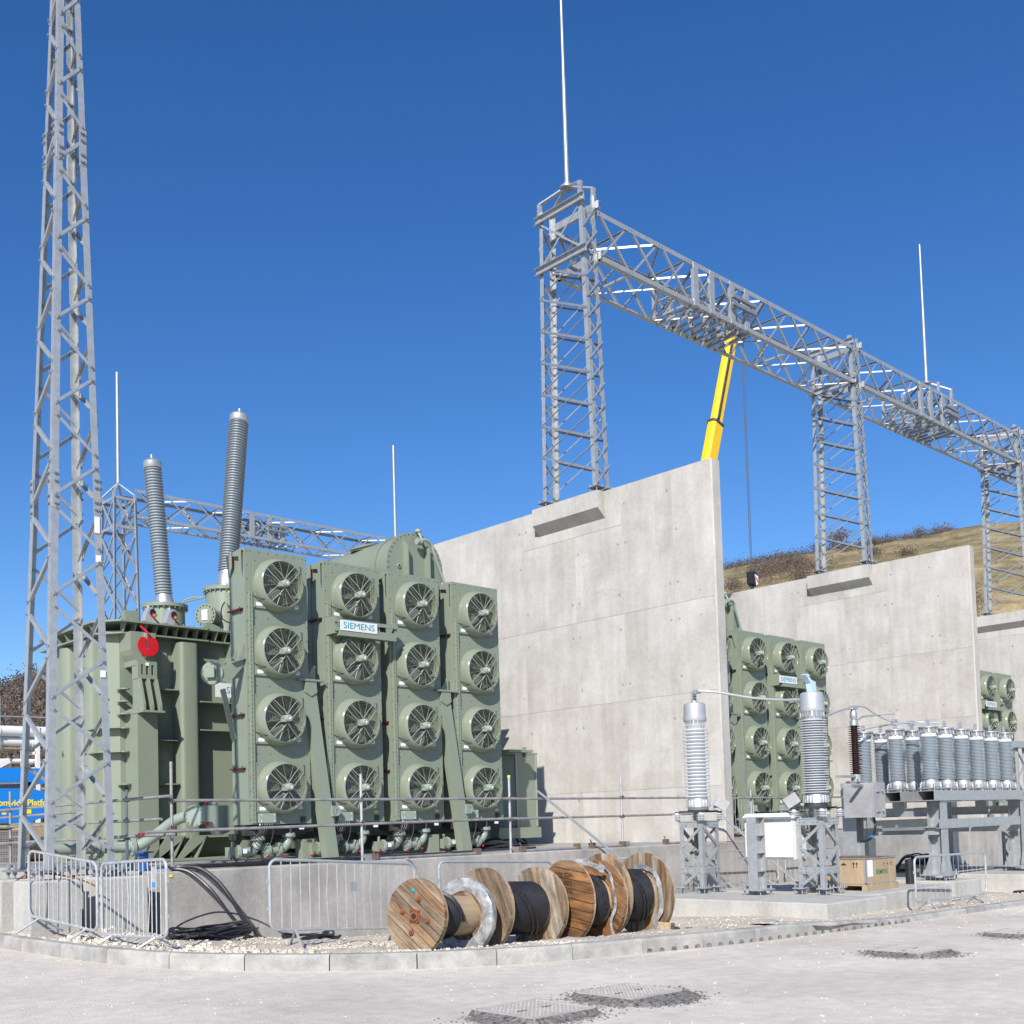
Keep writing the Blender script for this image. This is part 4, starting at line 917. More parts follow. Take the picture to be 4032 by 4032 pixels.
    for x in (9.83, 10.00, 10.17): hb.prism([(21.2, 4.58), (20.9, 4.58), (20.72, 4.05), (20.72, 3.93), (21.2, 3.93)], x, x+.05, 'x')
    hb.box(9.80, 10.26, 20.68, 21.2, 3.89, 3.93); p('hinge_block', hb, par=post, smooth=False)
    P = []
    R = .215; c = (10.03, 5.24)
    for k in range(25):
        a = radians(64)-radians(308)*k/24+0; P.append((c[0]+R*sin(a+0), c[1]+R*cos(a)))
    P = [(c[0]+R*cos(a), c[1]+R*sin(a)) for a in [radians(50)-radians(280)*k/26 for k in range(27)]]
    P += [(c[0]-.055, P[-1][1]), (c[0]-.055, c[1]-.06), (c[0]+.055, c[1]-.06), (c[0]+.055, P[0][1])]
    p('red_hook_plate', MB().prism(P, 20.9, 20.93, 'y'), 'red', post, False)
    p('hook_backing', MB().box(c[0]-.05, c[0]+.05, 20.932, 21.0, 5.0, 5.5), 'pipe_green', post)
    p('red_pointer', MB().bar((c[0], 20.915, c[1]-.03), (c[0], 20.915, c[1]+.26), .032, .02, (0, 1, 0)).bar((c[0], 20.915, c[1]+.26), (c[0]-.12, 21.0, c[1]+.4), .032, .02, (0, 1, 0)), 'red', post, False)
    p('paper_label', MB().box(9.98, 10.05, 20.92, 20.928, 4.84, 4.9), 'label', post)
    p('red_mark', MB().box(9.78, 10.23, 20.93, 20.95, 1.5, 1.53), 'red', post)
    for x0, x1 in ((9.75, 10.1), (10.4, 10.75), (10.95, 11.25), (12.2, 12.6), (14, 14.4), (16, 16.4)): p('base_gusset', MB().prism([(x0, 1.45), (x1, 1.45), (x1+.0, 1.38), (x0-.22, .99), (x0-.34, .99)], 20.95, 20.98, 'y').prism([(x1, 1.45), (x1+.03, 1.45), (x1-.2, .99), (x1-.24, .99)], 20.95, 21.5, 'y'), smooth=False)
    p('base_skid', MB().box(9.5, 19.3, 20.98, 21.5, 1.40, 1.45).box(9.4, 19.3, 20.9, 24.3, .95, 1.0), smooth=False)
    p('survey_mark', MB().box(9.255, 9.262, 23.22, 23.34, 3.2, 3.21).box(9.255, 9.262, 23.275, 23.285, 3.14, 3.28), 'ink')
    # turrets and bushings
    t1 = p('turret', MB().lathe([(.44, 0), (.43, .8), (.5, .8), (.5, .88), (.2, .9)], 32, (11.69, 23.5, 5.77)).lathe([(.5, .0), (.5, .06), (.43, .06)], 32, (11.69, 23.5, 5.77)))
    b = MB()
    for k in range(24): a = 2*pi*k/24; b.cyl((11.69+.475*cos(a), 23.5+.475*sin(a), 6.53), (11.69+.475*cos(a), 23.5+.475*sin(a), 6.69), .016, 6)
    p('flange_bolts', b, 'green', t1, False)
    bushing(t, O, (11.66, 23.5, 6.9), (11.43, 23.5, 9.76), 6.9, 9.76, .165, .20, 44)
    t2 = p('turret', MB().lathe([(.46, 0), (.44, .98), (.5, .98), (.5, 1.06), (.2, 1.08)], 32, (12.34, 21.9, 5.77)).lathe([(.54, .0), (.54, .06), (.45, .06)], 32, (12.34, 21.9, 5.77)))
    b = MB()
    for k in range(24): a = 2*pi*k/24; b.cyl((12.34+.475*cos(a), 21.9+.475*sin(a), 6.71), (12.34+.475*cos(a), 21.9+.475*sin(a), 6.87), .016, 6)
    p('flange_bolts', b, 'green', t2, False)
    bushing(t, O, (12.38, 21.9, 7.22), (12.71, 21.9, 10.66), 7.22, 10.66, .175, .218, 58)
    b = p('port', MB().cyl((12.1, 21.8, 6.13), (11.62, 21.55, 6.13), .19, 20).lathe([(.001, .03), (.25, .03), (.25, -.02), (.19, -.02)], 24, (11.66, 21.57, 6.13), (-.48, -.25, 0)), par=t2)
    bb = MB(); flange_bolts(bb, (11.64, 21.56, 6.13), (-.48, -.25, 0), .215, 16, .05); p('port_bolts', bb, 'green', t2, False)
    n = V(-.48, -.25, 0).normalized(); s = V(0, 0, 1).cross(n)
    c = V(11.64, 21.56, 6.13)+n*.035; p('port_label', MB().add([c+s*a*.07+V(0, 0, z*.11)+n*e for e in (0, .003) for a, z in ((-1, -1), (1, -1), (1, 1), (-1, 1))], [(0, 1, 2, 3), (7, 6, 5, 4), (0, 4, 5, 1), (2, 6, 7, 3), (1, 5, 6, 2), (0, 3, 7, 4)]), 'label', t2)
    p('gauge', MB().cyl((12.2, 21.45, 6.42), (12.05, 21.2, 6.42), .1, 16), 'green', t2); p('yellow_label', MB().box(12.0, 12.13, 21.24, 21.25, 6.6, 6.65), 'ylabel', t2)
    p('gauge_hose', MB().tube(smooth_path([(11.95, 21.3, 6.4), (11.85, 21.25, 6.25), (11.85, 21.25, 6.05), (12.0, 21.2, 5.95), (12.3, 21.2, 6.0)]), .014, 6), 'cable', t2)
    p('vent_pipe', MB().tube(smooth_path([(11.9, 23.0, 6.72), (12.0, 22.8, 6.75), (12.05, 22.4, 6.7)]), .02, 6).cyl((11.9, 23.05, 6.68), (12.05, 21.7, 6.66), .018, 6), 'pipe_green')
    # two hooded pressure devices on the cover
    for x in (10.5, 10.97):
        h = p('pressure_device', MB().lathe([(.08, 0), (.08, .07), (.10, .08), (.10, .1)], 16, (x, 21.8, 5.775)).prism([(x-.14, 5.9), (x-.02, 5.86), (x+.06, 5.95), (x+.07, 6.14), (x+.02, 6.2), (x-.04, 6.2), (x-.1, 6.05)], 21.73, 21.93, 'y').cyl((x-.02, 21.83, 6.18), (x-.02, 21.83, 6.25), .03, 8), 'alu_paint')
        p('device_mouth', MB().lathe([(.001, .008), (.085, .008), (.085, 0)], 16, (x+.03, 21.722, 6.08), (.35, -1, 0)), 'black', h); p('brass_valve', MB().ball((x+.05, 21.68, 6.02), .04, 8, 6).cyl((x+.05, 21.70, 6.02), (x+.06, 21.61, 6.02), .016, 8), 'brass', h); p('red_ring', MB().lathe([(.05, 0), (.05, .02), (.036, .02)], 12, (x+.045, 21.715, 6.03), (.35, -1, 0)), 'red', h)
        p('hose', MB().tube(smooth_path([(x+.06, 21.75, 5.98), (x+.15, 21.68, 5.86), (x+.24, 21.7, 5.8)]), .02, 6), 'cable', h)
    p('cover_block', MB().box(10.2, 10.5, 22.3, 22.5, 5.77, 6.2).box(9.75, 10.1, 22.0, 22.3, 5.775, 5.83))
    p('cover_block', MB().prism([(11.35, 5.775), (11.9, 5.775), (11.9, 5.86), (11.75, 5.92), (11.6, 5.92), (11.5, 5.84)], 21.4, 21.6, 'y'))
    # conservator drum with its front end cover
    cs = p('conservator', MB().lathe([(.76, 0), (.76, 6.4), (.001, 6.4)], 48, (15.57, 19.35, 7.26), (0, 1, 0)))
    p('end_cover', MB().lathe([(.001, -.03), (.8, -.03), (.8, .02), (.8, .06), (.76, .06)], 48, (15.57, 19.33, 7.26), (0, 1, 0)).lathe([(.765, .4), (.80, .4), (.80, .46), (.765, .46)], 48, (15.57, 19.33, 7.26), (0, 1, 0)), par=cs)
    b = MB(); flange_bolts(b, (15.57, 19.31, 7.26), (0, 1, 0), .77, 40, .035); p('cover_bolts', b, 'green', cs, False)
    for x in (15.25, 15.86): p('cover_rib', MB().prism([(19.3, 6.6), (19.12, 6.6), (19.12, 7.68), (19.3, 7.86)], x-.012, x+.012, 'x'), par=cs, smooth=False)
    p('sight_glass', MB().lathe([(.05, 0), (.05, .03), (.03, .035)], 12, (15.1, 19.3, 7.25), (0, -1, 0)), 'pipe_green', cs)
    p('fill_pipe', MB().tube(smooth_path([(15.54, 19.2, 7.80), (15.69, 19.1, 7.88), (15.89, 19.1, 7.80), (16.00, 19.12, 7.55), (16.39, 19.15, 6.7), (16.42, 19.15, 6.3)]), .032, 8).cyl((15.49, 19.12, 7.82), (15.61, 19.12, 7.82), .075, 12).cyl((15.64, 19.1, 7.84), (15.64, 19.25, 8.10), .03, 8).cyl((15.64, 19.25, 8.07), (15.64, 19.25, 8.13), .075, 10), 'pipe_green', cs)
    p('manhole', MB().lathe([(.3, 0), (.3, .05), (.34, .05), (.34, .09), (.001, .09)], 24, (15.34, 20.9, 7.96), (-.3, 0, 1)), par=cs)
    for y in (20.2, 24): p('cradle', MB().box(14.8, 16.1, y, y+.2, 5.775, 6.55), par=cs)
    # radiator header blank flange and bracket, left of the bank
    hd = p('header_bracket', MB().prism([(10.05, 4.24), (10.2, 4.2), (10.34, 4.3), (10.56, 4.55), (10.56, 4.66), (10.12, 4.5)], 18.15, 18.18, 'y').prism([(10.3, 4.57), (10.56, 4.66), (10.56, 4.68), (10.3, 4.59)], 18.08, 18.4, 'y').prism([(10.36, 4.66), (10.45, 4.68), (10.45, 4.82), (10.43, 4.82)], 18.2, 18.22, 'y').prism([(10.44, 4.66), (10.56, 4.68), (10.56, 4.95)], 18.14, 18.16, 'y').bar((10.2, 18.3, 4.1), (10.5, 18.45, 3.2), .1, .03, (0, 1, 0)), smooth=False)
    n = V(-.75, -.6, 0); c = V(10.0, 18.3, 4.38)
    b = MB(); b.lathe([(.001, .04), (.08, .04), (.21, .035), (.21, -.03), (.13, -.03), (.13, -.22)], 24, c, n); p('blank_flange', b, par=hd)
    b = MB(); flange_bolts(b, c, n, .17, 10, .05); p('flange_bolts', b, 'pipe_green', hd, False)
    p('square_lug', MB().box(-.085, .085, -.02, .02, -.09, .09, Matrix.Translation(c+n.normalized()*.1)@Matrix.Rotation(radians(-51), 4, 'Z')), 'green', hd)
    # low main pipe with swan neck to a flanged valve
    mp = p('main_pipe', MB().tube([V(7.95, 20.5, 1.27), V(8.6, 20.5, 1.27)]+smooth_path([(9.4, 20.5, 1.27), (9.6, 20.42, 1.31), (9.8, 20.15, 1.5), (9.95, 19.8, 1.72), (10.05, 19.5, 1.81), (10.14, 19.25, 1.82)], 5), .105, 16), 'pipe_green')
    b = MB(); flange(b, (8.74, 20.5, 1.27), (1, 0, 0), .19); flange(b, (8.82, 20.5, 1.27), (1, 0, 0), .19); flange(b, (9.45, 20.5, 1.27), (1, 0, 0), .185); p('flanges', b, 'pipe_green', mp)
    b = MB(); flange_bolts(b, (8.78, 20.5, 1.27), (1, 0, 0), .15, 8, .1); flange_bolts(b, (9.45, 20.5, 1.27), (1, 0, 0), .15, 8, .06); p('flange_bolts', b, 'pipe_green', mp, False)
    n = V(-.75, -.62, 0).normalized(); c = V(10.1, 19.2, 1.82)
    b = MB(); b.lathe([(.001, .06), (.1, .06), (.2, .05), (.2, -.05), (.13, -.05)], 24, c, n); p('valve_flange', b, 'pipe_green', mp)
    b = MB(); flange_bolts(b, c, n, .165, 12, .075); p('valve_bolts', b, 'pipe_green', mp, False)
    p('valve_body', MB().box(10.15, 10.8, 18.95, 19.3, 1.7, 2.0).prism([(10.3, 1.7), (10.75, 1.7), (10.65, 1.5), (10.5, 1.45)], 18.95, 19.3, 'y').cyl((10.4, 19.1, 2.0), (10.4, 19.1, 2.06), .09, 12), 'pipe_green', mp)
    p('red_cap', MB().cyl((10.22, 19.0, 2.0), (10.22, 19.0, 2.09), .035, 10).cyl((10.22, 19.0, 1.7), (10.22, 19.0, 1.62), .035, 10), 'red', mp)
    # control cabinet at the right end
    cb = p('control_cabinet', MB().prism([(18.65, 20.1), (18.95, 19.8), (19.65, 19.8), (19.65, 20.5), (18.65, 20.5)], 1.42, 3.2, 'z').box(18.95, 19.67, 19.76, 19.8, 1.4, 3.22), smooth=False)
    p('cabinet_top', MB().box(18.20, 19.00, 19.2, 19.5, 3.2, 3.26).box(18.60, 19.70, 19.75, 20.55, 3.2, 3.24).bar((18.90, 19.4, 3.1), (18.90, 19.4, 3.34), .05, .1), par=cb, smooth=False)
    p('cabinet_rib', MB().box(18.92, 18.97, 19.74, 19.76, 1.42, 3.2).box(19.60, 19.64, 19.74, 19.76, 1.42, 3.2), 'pipe_green', cb, False)
    p('cabinet_base', MB().box(17.80, 19.20, 19.2, 19.5, 1.15, 1.4).box(19.05, 19.50, 19.85, 20.2, 1.15, 1.42), par=cb, smooth=False)
    p('cabinet_cable', MB().tube(smooth_path([(19.10, 20.0, 1.2), (19.00, 19.8, 1.05), (18.70, 19.2, .97), (17.90, 19.50, .965)]), .03, 6).tube(smooth_path([(19.20, 20.0, 1.2), (19.25, 19.8, 1.05), (19.05, 19.5, .96)]), .02, 6), 'cable', cb)
    return t
TR1 = transformer('nearest grey-green transformer with two tall grey bushings and a red hook mark')
TR2 = copy_tree(TR1); TR2.location.x += BAY; TR2['label'] = 'second grey-green transformer, mostly hidden behind the nearest concrete wall'
for c in list(TR2.children):
    if c.name.split('.')[0] == 'conservator': c.location.x -= 2.2
for c in list(TR2.children):
    if c.name.split('.')[0] in ('bushing', 'lifting_post', 'main_pipe'):
        for g in list(c.children): bpy.data.objects.remove(g)
        bpy.data.objects.remove(c)
s = thing('name_sign', 'white sign half hidden behind the left flank of the leftmost radiator', 'sign', (11.85, 21.12, 4.48), 0, 'name signs')
obj('sign_plate', MB().box(-.25, .75, -.012, 0, -.15, .15), 'white', s); link('lettering', text_mesh('SIEMENS', .2, 'teal', .002, 0), s, (.37, -.0155, 0), (pi/2, 0, 0))
# ================================================================== crowd barriers
def barrier(p, q, label, h=.88, z0=None, z1=None, lift=.2, nb=14, thin=False, lean=0., feet=True, group='crowd barriers'):
    p = Vector((p[0], p[1], 0)); q = Vector((q[0], q[1], 0)); zp = zg(p.x, p.y) if z0 is None else z0; zq = zg(q.x, q.y) if z1 is None else z1
    L = (q-p).length; d = (q-p)/L; t = thing('crowd_barrier', label, 'barrier', (p.x, p.y, zp), atan2(d.y, d.x), group); sl = (zq-zp)/L
    def P(x, z, y=0): return V(x, y+lean*z, z+sl*x)
    r = .10; b = lift; top = lift+h
    pts = []
    for cx, cz, a0 in ((L-r, top-r, 90), (L-r, b+r, 0), (r, b+r, -90), (r, top-r, -180)):
        for k in range(6): a = radians(a0-90*k/5); pts.append(P(cx+r*cos(a), cz+r*sin(a)))
    obj('frame', MB().tube(pts, .019, 8, True), 'rail', t)
    br = .003 if thin else .0075
    me = None
    for k in range(nb):
        x = .09+(L-.18)*(k+.5)/nb; bd = 0 if k % 5 else .02*sin(k*2.3+L*9)
        obj('bar', MB().tube([P(x, b), P(x+bd, b+h*.5, abs(bd)), P(x, top)], br, 5), 'rail', t)
    if feet:
        for x in (L*.16, L*.84):
            m_ = MB().tube([P(x, b, -.0), P(x-.08, 0.0, -.3)], .016, 6).tube([P(x, b, 0), P(x+.08, .0, .3)], .016, 6).cyl(P(x-.07, .03, -.26), P(x+.07, .03, .26), .004, 5)
            obj('foot', m_, 'rail', t)
    cl = MB()
    for z in (b+.25, top-.25): cl.box(L, L+.035, -.012, .012, z+sl*L-.025, z+sl*L+.02); cl.box(-.035, 0, -.012, .012, z-.025, z+.02)
    obj('coupling_hook', cl, 'rail', t)
    return t
barrier((5.66, 15.4), (5.97, 13.95), 'bent crowd barrier at the left edge, in front of the mast stubs', .87, .27, .10, .19, 13)
b2 = barrier((5.99, 13.86), (5.99, 12.1), 'crowd barrier left of the plinth corner, its right end near the coil of black cable', .9, .08, .14, .17, 14)
obj('blue_sticker', MB().box(1.42, 1.49, -.012, -.009, .80, .86), 'blue', b2); obj('tag_plate', MB().box(1.41, 1.53, -.008, -.004, .78, 1.04), 'rail', b2)
b3 = barrier((6.98, 11.5), (9.1, 11.45), 'paint-spattered crowd barrier in front of the plinth, left of the cable drums', .82, .1, -.05, .245, 15)
obj('tag_plate', MB().box(1.12, 1.22, -.006, -.002, .62, .74), 'galv', b3)
barrier((9.97, 12.0), (12.2, 12.0), 'crowd barrier standing behind the two left cable drums', .86, -.06, -.16, .2, 14, thin=True)
barrier((12.25, 11.9), (14.36, 11.62), 'crowd barrier behind the rightmost cable drum', .86, -.16, -.2, .22, 14, thin=True)
barrier((17.6, 8.9), (19.95, 8.75), 'crowd barrier standing by the kerb, in front of the arrester frame', .74, -.19, -.2, .2, 14, thin=True)
barrier((20.5, 15.0), (22.9, 15.0), 'crowd barrier against the plinth, behind the white cabinet', .72, -.12, -.18, .15, 12, thin=True)
barrier((23.3, 15.05), (25.8, 15.05), 'crowd barrier against the plinth, behind the wooden crate', .72, -.2, -.22, .15, 12, thin=True)
barrier((23.0, 17.2), (25.2, 17.2), 'crowd barrier standing up on the plinth in front of the second radiator bank', .9, .95, .95, .15, 16, feet=False)

# ================================================================== scaffold guard rails
def rail_run(label, posts, rails, group, extra=()):
    t = thing('guard_rail', label, 'guard rail', tuple(posts[0][0]), 0, group); O_ = V(*posts[0][0])
    for (base, h, cap) in posts:
        b = V(*base)-O_; o = obj('post', MB().tube([b, b+V(0, 0, h)], .0245, 10), 'rail' if cap != 'old' else 'galv_old', t)
        if cap in ('yellow', 'dark'): obj('end_cap', MB().cyl(b+V(0, 0, h-.0), b+V(0, 0, h+.045), .028, 10), 'ylabel' if cap == 'yellow' else 'black', o)
        cl = MB(); 
        for z in extra: cl.box(-.034, .034, -.05, .034, z-O_.z-.028, z-O_.z+.028, Matrix.Translation(V(b.x, b.y, 0))).cyl(V(b.x-.03, b.y-.04, z-O_.z+.01), V(b.x-.05, b.y-.09, z-O_.z+.05), .009, 5)
        obj('clamp', cl, 'clampmat', o)
        obj('base_clamp', MB().box(b.x+.03, b.x+.16, b.y-.06, b.y+.03, b.z+.0, b.z+.11).cyl((b.x-.02, b.y-.03, b.z+.06), (b.x+.12, b.y-.03, b.z+.06), .03, 8), 'galv_old', o)
    for a, c in rails: obj('rail', MB().cyl(V(*a)-O_, V(*c)-O_, .0245, 10), 'galv_old', t)
    return t
zp = .944
rail_run('scaffold tube guard rail along the front of the plinth', [((7.83, 15.62, zp), 1.63, 'old'), ((11.28, 15.6, zp), 1.48, None), ((14.78, 15.62, zp), 1.44, 'yellow'), ((18.05, 15.62, zp), 1.5, None)],
         [((7.8, 15.57, 1.99), (14.9, 15.57, 1.98)), ((14.85, 15.63, 1.975), (20.7, 15.63, 1.97)), ((7.4, 15.57, 1.53), (14.9, 15.57, 1.6)), ((14.8, 15.63, 1.59), (20.7, 15.63, 1.6))], 'scaffold guard rails', (1.985, 1.58))
rail_run('scaffold tube guard rail along the left side of the plinth', [((7.78, 17.04, zp), 1.27, 'dark'), ((7.78, 20.04, zp), 1.45, None), ((7.78, 22.1, zp), 1.45, 'old'), ((7.78, 24.6, zp), 1.4, 'old')],
         [((7.73, 15.45, 2.055), (7.73, 24.8, 2.04)), ((7.83, 19.1, 1.92), (7.83, 25.0, 1.89)), ((7.73, 15.75, 1.72), (7.73, 24.8, 1.72)), ((7.73, 15.35, 1.49), (7.73, 24.8, 1.38))], 'scaffold guard rails', (2.05, 1.72, 1.45))
tag(obj('scaffold_tube', MB().cyl((15.5, 15.57, 2.12), (17.75, 15.2, .55), .0245, 10).cyl((17.75, 15.2, .55), (18.6, 15.05, -.15), .0245, 10), 'rail'), 'inclined scaffold tube leaning from the guard rail down past the plinth front', 'scaffold tube', 'leaning scaffold tubes')
tag(obj('scaffold_tube', MB().cyl((20.6, 15.6, 2.1), (22.6, 14.2, -.15), .0245, 10), 'rail'), 'inclined scaffold tube leaning beside the wrapped insulator, end of the guard rail', 'scaffold tube', 'leaning scaffold tubes')
for x0, x1, l in ((11.5, 13.9, 'scaffold tube lying on the plinth edge below the second radiator'), (15.0, 16.6, 'scaffold tube lying on the plinth edge, left of the leaning tube'), (17.0, 18.0, 'short scaffold tube lying on the plinth edge, right of the leaning tube'), (19.4, 20.8, 'scaffold tube lying on the plinth at the foot of the nearest wall')):
    t = thing('scaffold_tube', l, 'scaffold tube', (x0, 15.55, .97), 0, 'tubes lying on the plinth edge')
    obj('tube', MB().cyl((0, 0, 0), (x1-x0, 0, .0), .0245, 8), 'galv_old', t); obj('clamp', MB().box(-.05, .05, -.06, .05, -.02, .09).box(x1-x0-.1, x1-x0, -.06, .05, -.02, .09).cyl((0, 0, .08), (-.05, 0, .16), .012, 5), 'clampmat', t)
rail_run('guard rail of scaffold tube in front of the second transformer', [((22.8, 15.62, zp), 1.2, None), ((26.2, 15.62, zp), 1.2, None)], [((22.2, 15.57, 1.95), (27, 15.57, 1.95)), ((22.2, 15.57, 1.1), (27, 15.57, 1.1))], 'scaffold guard rails', (1.95,))

# ================================================================== cable drums
def flange_disc(name, parent, r, th, m, rot, nplank=9, print_=None, skew=0.):
    f = link(name, None, parent)
    w = 2*r/nplank
    for k in range(nplank):
        y0 = -r+k*w+.0045; y1 = -r+(k+1)*w-.0045; ys = [y0+(y1-y0)*i/6 for i in range(7)]
        pr = [(sqrt(max(0, r*r-y*y)), y) for y in ys]; poly = [(a*random.uniform(.992, 1.0), b) for a, b in pr]+[(-a*random.uniform(.992, 1.0), b) for a, b in pr[::-1]]
        dz = random.uniform(-.006, .006)
        o = obj('plank', MB().prism(poly, -th/2+dz, th/2+dz, 'z'), random.choice([m, m, 'wood_a', 'wood_b']) if m == 'wood' else random.choice([m, m, m, 'wood_b']) if m == 'wood_red' else m, f, smooth=False)
    mb = MB(); n = 64      # backing layer, boards running the other way
    obj('backing_layer', MB().prism([(r*.985*cos(2*pi*i/n), r*.985*sin(2*pi*i/n)) for i in range(n)], th/2+.004, th+.01, 'z'), 'wood_edge', f, smooth=False)
    f.rotation_euler = (0, 0, rot)
    return f
def drum(c, axis_az, w, r0, r1, rc, label, m0, m1, tilt=0., hub=True, rot=.6, film=False, wound=1., turn=0, z=None):
    t = thing('cable_drum', label, 'cable drum', (c[0], c[1], 0), 0, 'cable drums by the kerb')
    a = V(sin(radians(axis_az)), cos(radians(axis_az)), -tilt).normalized(); x = V(0, 0, 1).cross(a).normalized(); y = a.cross(x)
    t.matrix_world = Matrix(((x.x, y.x, a.x, c[0]), (x.y, y.y, a.y, c[1]), (x.z, y.z, a.z, c[2]), (0, 0, 0, 1)))
    f0 = flange_disc('flange', t, r0, .045, m0, rot); 
    f1 = flange_disc('flange', t, r1, .045, m1, -rot*.7); f1.location = (0, 0, w); f1.rotation_euler = (0, 0, rot*.8+.4)
    obj('core', MB().cyl((0, 0, .03), (0, 0, w-.03), rc*.86, 28), 'wood_new', t)
    mb = MB(); n = int((w-.16)*wound/.032); tr = .0165
    for k in range(n):
        zz = .07+.032*k; mb.lathe([(rc-tr+tr*cos(q), zz+tr*sin(q)) for q in [pi/2-pi*j/4 for j in range(5)]], 36)
    mb.lathe([(rc-.015, .05), (rc-.015, .07+.032*n)], 36)
    cb = obj('wound_cable', mb, 'cable', t)
    for s in range(2):      # loose crossing turns
        pts = [V((rc+.012)*cos(q), (rc+.012)*sin(q), .12+(w-.25)*wound*(q+turn+.4*s-.3)/(3.4)) for q in [-turn+.05+3.3*i/20 for i in range(21)]]
        obj('loose_turn', MB().tube([p for p in pts if .05 < p.z < w-.05], .0165, 7), 'cable', cb)
    if hub:
        R = Matrix.Rotation(.06, 4, 'Z')
        hb = obj('hub_plate', MB().box(-.075, .075, -.075, .075, -.034, -.024).lathe([(.035, -.05), (.06, -.05), (.06, -.03)], 16).xf(R), 'rust', f0 if 0 else t, smooth=False)
        obj('bore', MB().lathe([(.001, -.046), (.036, -.046)], 14), 'black', hb)
        bm_ = MB()
        for k in range(4): q = k*pi/2+.25; bm_.lathe([(.001, -.06), (.022, -.055), (.022, -.04), (.035, -.036), (.04, -.024)], 10, (.2*cos(q), .2*sin(q), 0))
        for sx in (-1, 1):
            for sy in (-1, 1): bm_.lathe([(.001, -.05), (.012, -.048), (.013, -.032)], 8, R @ V(.058*sx, .058*sy, 0))
        obj('hub_bolts', bm_, 'rust', t)
    if film:
        mb = MB(); n = 40
        rr = [(r1*(.60+.04*random.random()), w-.05) for _ in range(1)]
        vs = []
        for i in range(n):
            q = 2*pi*i/n
            for rr_, zz in ((.66, -.03), (.80, -.06), (.94, -.05), (1.015, -.03), (1.03, .02), (1.01, .05)):
                k = 1+.025*noise.noise((cos(q)*6, sin(q)*6, rr_*9)); vs.append((r1*rr_*k*cos(q), r1*rr_*k*sin(q), w-.02+zz+.02*noise.noise((cos(q)*9, sin(q)*9, rr_*5))))
        mb.add(vs, [(i*6+j, ((i+1) % n)*6+j, ((i+1) % n)*6+j+1, i*6+j+1) for i in range(n) for j in range(5)]); obj('plastic_wrap', mb, 'wrap', t)
    return t
def rag(t, pts, wd, m='film'):
    mb = MB(); P = smooth_path(pts, 5); vs = []; n = len(P)
    for i, p in enumerate(P):
        d = (P[min(i+1, n-1)]-P[max(i-1, 0)]).normalized(); s = d.cross(V(.2, .3, 1)).normalized(); k = wd*(.6+.6*abs(noise.noise((i*.7, 3, wd*50))))
        vs += [p-s*k+V(0, 0, .0), p+d*.0+V(0, 0, .02*noise.noise((i*.9, 1, 1))), p+s*k]
    mb.add(vs, [(i*3+j, i*3+j+1, i*3+j+4, i*3+j+3) for i in range(n-1) for j in range(2)])
    sol = [(Vector(v)+V(.004, .004, .004)) for v in mb.v]; k = len(mb.v); mb.v += [tuple(v) for v in sol]; mb.f += [tuple(x+k for x in f[::-1]) for f in list(mb.f)]
    return obj('torn_plastic', mb, m, t)
random.seed(21)
dA = drum((8.2, 10.3, .455), 79, .92, .44, .455, .28, 'nearest wooden cable drum with a rusty square hub plate, leftmost of the four', 'wood', 'wood', .075, rot=.62, film=True, wound=.62)
obj('green_rag', MB().ball((.03, .30, -.03), .026, 6, 4, .5), 'teal', dA)
dB = drum((9.5, 10.58, .43), 89, .97, .525, .535, .345, 'second cable drum from the left, full of black cable', 'wood', 'wood', .045, hub=False, rot=1.1, turn=-1.2)
obj('green_tie', MB().ball((.12, -.43, .75), .04, 6, 4, .6), 'greenink', dB); rag(dB, [(.2, .36, .90), (.28, .1, .90), (.22, -.3, .9), (.3, -.42, .88)], .012)
dC = drum((10.72, 10.3, .45), 97, .56, .55, .55, .36, 'orange stained narrow cable drum with black stencilled print, third from the left', 'wood_red', 'wood_red', .05, hub=False, rot=.12)
for k, (yy, s, sc) in enumerate(((.40, 'NOS 3006', 1), (.28, '330/1V 02', 1), (.16, 'FILE  MARK', .9), (.02, 'SIZE: 2', .8), (-.16, '2085  2102', .9), (-.27, '0000 F', 1.1), (-.42, 'DRUM X', 1))):
    l = link('stencil', text_mesh(s, .085*sc, 'ink', .0005, 0), dC, (.02, yy*.9, -.0305), (pi, 0, 0))
rag(dC, [(-.1, .5, .49), (-.28, .4, .5), (-.38, .2, .49), (-.42, -.05, .5), (-.34, -.25, .49), (-.38, -.45, .5)], .028); rag(dC, [(.1, .53, .2), (-.12, .5, .3), (-.3, .42, .4)], .05)
rag(dC, [(.35, -.42, -.08), (.2, -.48, -.1), (.05, -.52, .1), (-.1, -.53, .3)], .05)
dD = drum((11.5, 10.36, .475), 97, .76, .58, .6, .37, 'largest cable drum, rightmost of the four, with torn pale plastic inside', 'wood', 'wood', .05, hub=False, rot=1.45, turn=-.9)
rag(dD, [(.1, .40, .69), (-.15, .38, .7), (-.35, .27, .69), (-.43, 0, .7), (-.45, -.2, .68), (-.33, -.36, .69), (-.40, -.5, .69)], .045)
tag(obj('wood_block', MB().box(-.16, .16, -.09, .09, -.08, .09), 'wood_edge', None, (12.1, 9.75, -.0), (.1, .1, .5)), 'square wooden chock lying in front of the rightmost cable drum', 'wood block')
tag(obj('wood_offcut', MB().box(-.14, .14, -.03, .03, -.02, .02), 'wood_edge', None, (12.5, 9.7, -.03), (0, .05, .3)), 'thin grey timber offcut beside the wooden chock', 'timber offcut')

